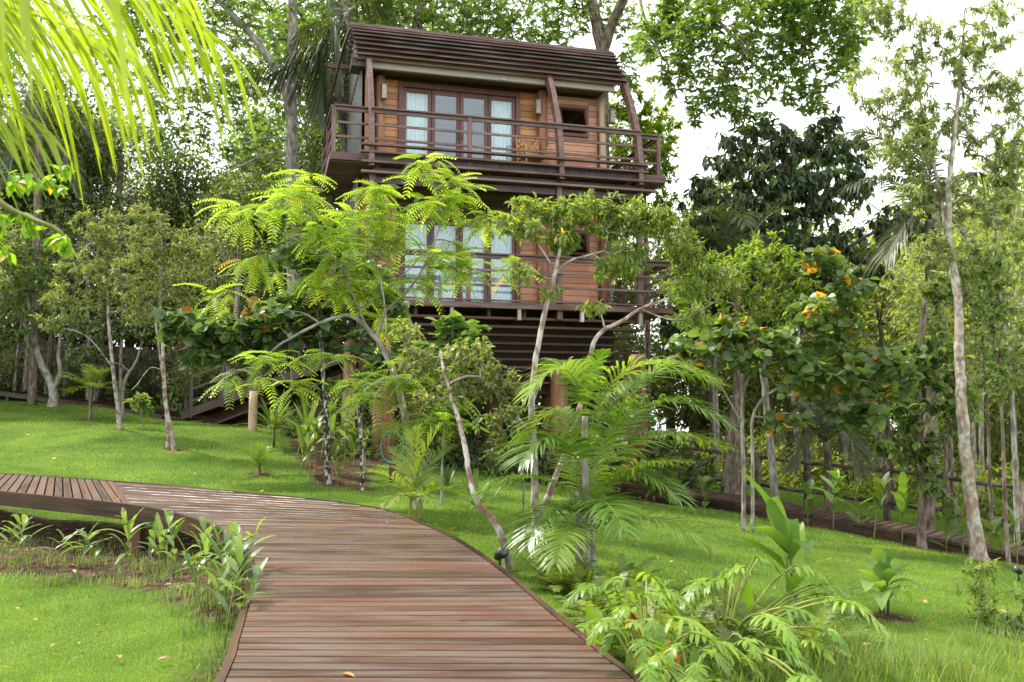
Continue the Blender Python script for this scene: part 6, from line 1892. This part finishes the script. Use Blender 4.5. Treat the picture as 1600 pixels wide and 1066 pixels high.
# broad leaved plants
BWF = 1.15
def B(a, b, c, w): return (P(*a), P(*b), P(*c), w * BWF)
g = G(1240, 7.6)
blade_plant('broad_leaf_plant', 'tall plant with curling broad green leaves standing above the lacy leaves', 'plant', None, g,
    [B((1235, 860, 7.5), (1215, 790, 7.4), (1155, 735, 7.3), .11), B((1233, 870, 7.5), (1200, 790, 7.4), (1215, 775, 7.3), .14), B((1232, 875, 7.5), (1225, 800, 7.5), (1240, 815, 7.6), .2), B((1230, 865, 7.5), (1190, 810, 7.3), (1165, 830, 7.1), .16),
     B((1235, 880, 7.5), (1260, 820, 7.4), (1262, 870, 7.2), .15), B((1228, 890, 7.5), (1185, 850, 7.4), (1150, 840, 7.3), .14), B((1240, 900, 7.5), (1240, 850, 7.6), (1255, 815, 7.7), .16), B((1240, 930, 7.5), (1270, 880, 7.4), (1300, 872, 7.3), .10), B((1232, 930, 7.4), (1255, 890, 7.2), (1262, 905, 7.0), .12)],
    'banana', [[g - [0, 0, .05], P(1238, 920, 7.6), P(1235, 860, 7.5)], [g + [.04, 0, -.05], P(1230, 920, 7.5), P(1230, 870, 7.5)], [g + [-.04, 0, -.05], P(1245, 930, 7.6), P(1240, 890, 7.5)]], 120, 'twig', .018, fold=.35)
BWF = 1.5
g = G(1382, 8.6)
blade_plant('broad_leaf_plant', 'clump of broad green leaves with one yellowing leaf alone on the right lawn', 'plant', None, g,
    [B((1375, 920, 8.5), (1345, 880, 8.4), (1318, 895, 8.2), .10), B((1378, 915, 8.5), (1370, 865, 8.6), (1372, 855, 8.5), .11), B((1380, 910, 8.5), (1395, 860, 8.6), (1405, 870, 8.4), .13), B((1385, 915, 8.5), (1400, 880, 8.4), (1408, 900, 8.1), .12), B((1388, 915, 8.5), (1420, 895, 8.5), (1450, 930, 8.4), .07),
     B((1378, 925, 8.4), (1360, 895, 8.2), (1352, 925, 8.0), .12), B((1380, 940, 8.4), (1375, 905, 8.1), (1378, 955, 7.9), .12), B((1385, 940, 8.5), (1395, 900, 8.3), (1400, 935, 8.1), .10), B((1370, 935, 8.5), (1340, 905, 8.5), (1308, 935, 8.5), .06), B((1386, 905, 8.6), (1410, 875, 8.7), (1428, 890, 8.8), .10), B((1375, 900, 8.6), (1360, 870, 8.7), (1345, 880, 8.9), .1), B((1388, 930, 8.6), (1415, 915, 8.8), (1425, 945, 8.8), .08)],
    'banana', [[g - [.02, 0, .05], P(1374, 940, 8.5), P(1376, 915, 8.5)], [g + [.03, 0, -.05], P(1388, 940, 8.5), P(1386, 905, 8.5)], [g + [.0, 0.03, -.05], P(1380, 930, 8.6), P(1380, 900, 8.6)]], 121, 'brown', .016, fold=.3)
tree('bamboo_shrub', 'light feathery bamboo like shrub at the right edge of the lawn', 'shrub', None,
     [([('g', 1535, 8.8), (1536, 960, 8.8), (1530, 910, 8.8), (1535, 880, 8.8)], .012, .005), ([('g', 1545, 8.7), (1545, 950, 8.7), (1548, 905, 8.7)], .01, .005)],
     [(1535, 900, 8.8, 26, 20), (1530, 935, 8.8, 22, 22), (1545, 965, 8.8, 24, 22), (1540, 880, 8.8, 18, 8)], 90, 9, .07, 'narrow', 'fern', BK['petiole'], 122, seg=.1, tip_r=.002, gap=-.5)
tree('shrub', 'low dark shrub cut off by the right edge beyond the bamboo like shrub', 'shrub', None,
     [([('g', 1590, 8.2), (1588, 990, 8.2), (1590, 960, 8.2)], .015, .006)], [(1590, 980, 8.2, 30, 26), (1575, 1010, 8.1, 25, 18), (1610, 940, 8.2, 25, 25)], 80, 8, .085, 'narrow', 'mid', BK['brown'], 123, seg=.1, tip_r=.002)
g = G(1378, 6.9); rosette('weed', 'small pale leaved weed in the grass of the right bank', 'weed', None, G(1355, 7.1), 8, .16, .045, 20, 60, 'philo', 124)
# plants along the right walkway
WP = [(1010, 18.6, .9), (1060, 18.3, .8), (1100, 18.0, .7), (1262, 16.6, .8), (1302, 16.4, 1.3), (1345, 16.1, .9), (1365, 15.8, 1.2), (1410, 15.6, 1.3), (1478, 15.1, .8), (1505, 14.9, 1.1), (1590, 14.4, 1.0), (1555, 14.7, .7)]
for i, (u, Y, h) in enumerate(WP):
    rng = np.random.default_rng(400 + i)
    shoot('heliconia', 'leafy plant against the right walkway, %s from the house end' % ords[i], 'plant', 'plants along the right walkway', G(u, Y), h * .75, (rng.normal(0, .1), rng.normal(0, .1)), 9 if h > 1 else 7, .55, .15, 'banana' if i in (4, 7) else 'mid', 400 + i, bare=.45 if h > 1 else .15, stem_mat='twig', rr=.014)
# bed left of the house
for i, (u, Y, h) in enumerate([(462, 17.5, .9), (478, 16.5, 1.0), (492, 16, 1.1), (500, 17.5, 1.3), (530, 15.6, 1.1), (538, 16.6, 1.5), (552, 15.4, .9), (470, 15.6, .6), (548, 17.5, 1.6), (486, 15.2, .7), (528, 14.9, .6)]):
    rng = np.random.default_rng(430 + i)
    shoot('ginger_plant', 'leafy ginger stalk in the shaded bed left of the house, %s from the left' % ords[sorted([462, 478, 492, 500, 530, 538, 552, 470, 548, 486, 528]).index(u)], 'plant', 'ginger stalks in the shaded bed', G(u, Y), h * .8, (rng.normal(0, .1), rng.normal(0, .1)), 8, .42, .11, 'mid', 430 + i, bare=.45, stem_mat='petiole', rr=.012)
rosette('dracaena', 'spiky dark green rosette plant under the ramp, the left of two', 'plant', 'spiky rosettes under the ramp', G(428, 19), 30, .95, .07, 15, 85, 'mid', 130, stem=.35)
rosette('dracaena', 'spiky dark green rosette plant nearer the house, the right of two', 'plant', 'spiky rosettes under the ramp', G(480, 18.3), 30, 1.0, .075, 15, 85, 'mid', 131, stem=.4)
rosette('spiky_plant', 'spiky rosette behind the big feather palm at the house corner', 'plant', None, G(1022, 18.2), 26, .8, .06, 10, 80, 'under', 132, stem=.15)
rosette('spiky_plant', 'strappy green clump on the lawn behind the bent trunk', 'plant', None, G(742, 12.4), 26, .6, .05, 15, 80, 'mid', 133)
rosette('spiky_plant', 'small strappy clump under the house stilts', 'plant', None, G(700, 15.2), 20, .5, .05, 15, 80, 'under', 134)
# ---- ginger shoots at the inner curve of the walk
SH = [(8, 9.3, .55, .08), (45, 9.2, .62, -.1), (118, 9.0, .50, .12), (150, 9.1, .42, -.08), (190, 8.9, .60, .1), (208, 8.7, .66, -.12), (228, 8.8, .5, .1), (242, 8.5, .6, .12), (262, 8.6, .35, -.1), (278, 8.1, .62, -.12), (85, 9.4, .35, .1),
      (318, 6.7, .62, -.12), (336, 6.4, .70, .05), (350, 6.1, .72, .1), (345, 6.9, .6, .14), (362, 6.6, .66, .1), (330, 7.3, .55, -.1), (355, 7.4, .5, .1), (368, 6.0, .55, .15), (300, 7.6, .6, .1), (325, 6.9, .75, -.05), (340, 6.6, .8, .12), (356, 6.5, .8, -.08), (352, 7.0, .7, .05), (372, 6.9, .7, .1), (25, 9.6, .5, .1)]
for i, (u, Y, h, ln) in enumerate(SH):
    rank = sorted(s[0] for s in SH).index(u)
    rng = np.random.default_rng(500 + i)
    g = G(u, Y)
    shoot('ginger_shoot', 'lance leaved shoot beside the inner boardwalk curve, %s from the left edge' % (ords + ['nineteenth', 'twentieth', 'twenty first', 'twenty second', 'twenty third', 'twenty fourth', 'twenty fifth', 'twenty sixth'])[rank], 'plant', 'ginger shoots along the inner boardwalk curve', g, h * .82, (ln + rng.normal(0, .03), rng.normal(0, .05)), 7, .34, .05, 'shoot', 500 + i, bare=.35, rr=.006, droop=.45)
# rough grass tufts in the strip
def tuft(n, pts, seed, h0=.12, h1=.30):
    rng = np.random.default_rng(seed); parts = []
    for (x, y, r) in pts:
        for _ in range(n):
            a = rng.uniform(0, 2 * pi); rr_ = r * sqrt(rng.uniform()); bx_, by_ = x + cos(a) * rr_, y + sin(a) * rr_
            b = np.array([bx_, by_, float(gz(bx_, by_)) - .01])
            h = rng.uniform(h0, h1); az = rng.uniform(0, 2 * pi); k = rng.uniform(.2, .8) * h
            d = np.array([cos(az) * k, sin(az) * k, h])
            parts.append(blade_mesh(b, b + d * [.3, .3, .7], b + d - [0, 0, .1 * h], .009, rng, 4, .1, prof=lambda t: 1 - t * .95))
    V, FS, R = merge(parts)
    return np_mesh('tall_grass', V, FS, rnd=R)
pts = [(*G(u, Y)[:2], .22) for u, Y in [(20, 8.8), (70, 8.7), (110, 8.6), (160, 8.5), (230, 8.2), (280, 7.6), (310, 7.1), (335, 6.5), (350, 5.9), (350, 5.5), (355, 7.6)]]
pts += [(*G(u, Y)[:2], .3) for u, Y in [(0, 9.6), (60, 9.7), (120, 9.5), (180, 9.6), (230, 9.2), (270, 8.9), (150, 10.2), (40, 10.3), (290, 8.4)]]
o = link('tall_grass', tuft(120, pts, 7, .04, .16), LM['shoot']); tag(o, 'thin rough grass growing in the soil strip inside the boardwalk curve', 'grass', kind='stuff')
pts = [(*G(u, Y)[:2], .3) for u, Y in [(1180, 6.2), (1240, 6.4), (1120, 5.6), (1200, 5.4), (1280, 6.8), (1300, 5.8), (1080, 6.2), (1340, 6.4), (1010, 6.4), (1400, 6.0), (1230, 7.3), (1160, 7.4), (1100, 7.6), (1000, 7.3), (1050, 7.6), (1450, 6.6), (1560, 7.5), (1500, 6.2), (1590, 6.8)]]
o = link('tall_grass', tuft(150, pts, 8), LM['fern']); tag(o, 'longer unmown grass on the bank at the lower right', 'grass', kind='stuff')
# curled broad leaves mixed into the bank planting
for i, (u, Y, n, L, w, lab) in enumerate([(935, 5.9, 8, .42, .10, 'clump of curled broad leaves at the boardwalk edge left of the lacy leaves'), (1000, 5.0, 8, .40, .09, 'clump of curled broad leaves in the middle of the lacy leaves'), (1090, 5.3, 7, .36, .08, 'low broad leaved clump between the two lacy plants'),
                                 (985, 4.5, 6, .30, .07, 'low broad leaved clump at the bottom beside the boardwalk'), (1170, 6.9, 8, .5, .10, 'broad leaved clump behind the big lacy plant')]):
    rosette('broad_leaf_clump', lab, 'plant', 'broad leaved clumps on the bank', G(u, Y), n, L, w, 20, 80, 'banana' if i % 2 else 'philo', 700 + i, droop=.55)
# rocks
for i, (u, Y, r, lab) in enumerate([(1062, 4.75, .09, 'largest reddish stone at the bottom edge by the lacy leaves'), (1128, 4.9, .07, 'reddish stone lowest on the right of the stone group'), (1150, 5.05, .045, 'small reddish stone beside the yellow stalk at the bottom'), (1030, 4.9, .05, 'small reddish stone half hidden left of the largest one')]):
    rng = np.random.default_rng(600 + i)
    bm_v = []; bm_f = []
    nu, nv = 12, 8
    for a in range(nv + 1):
        for b in range(nu):
            th = pi * a / nv; ph = 2 * pi * b / nu
            d = np.array([sin(th) * cos(ph), sin(th) * sin(ph), cos(th) * .7])
            bm_v.append(d * r * (1 + .35 * mnoise.noise(Vector(d * 1.7 + i * 5))))
    for a in range(nv):
        for b in range(nu):
            bm_f.append([a * nu + b, a * nu + (b + 1) % nu, (a + 1) * nu + (b + 1) % nu, (a + 1) * nu + b])
    V = np.array(bm_v); me = np_mesh('rock', V, [np.array(bm_f)], gc=V * 3 + i, rnd=np.full(len(V), .5), smooth=True)
    o = link('rock', me, M['rock']); o.location = tuple(G(u, Y) + [0, 0, r * .3]); tag(o, lab, 'rock', 'reddish stones')
# fallen leaves
rng = np.random.default_rng(77)
n = 420
y = rng.uniform(4.5, 20, n); x = rng.uniform(-.6, .6, n) * y
z = gz(x, y) + .045
w = inside(x, y, walk_poly)
z[w] = bz(y[w]) + .006
near_ = rng.uniform(0, 1, n) > 0
keepw = (~w) | (rng.uniform(0, 1, n) > .85)
p = np.stack([x, y, z], 1)[keepw]; m = len(p)
d = rng.normal(0, 1, (m, 3)); d[:, 2] *= .15
up = rng.normal(0, .25, (m, 3)); up[:, 2] += 1
V, FS, R = place_leaves(TPL['ovate'], p, d, up, rng.uniform(.04, .09, m), rng.uniform(0, 1, m))
o = link('fallen_leaves', np_mesh('fallen_leaves', V, FS, rnd=R), LM['dry']); tag(o, 'dry brown and yellow leaves scattered over lawns and boardwalk', 'leaf litter', kind='stuff')
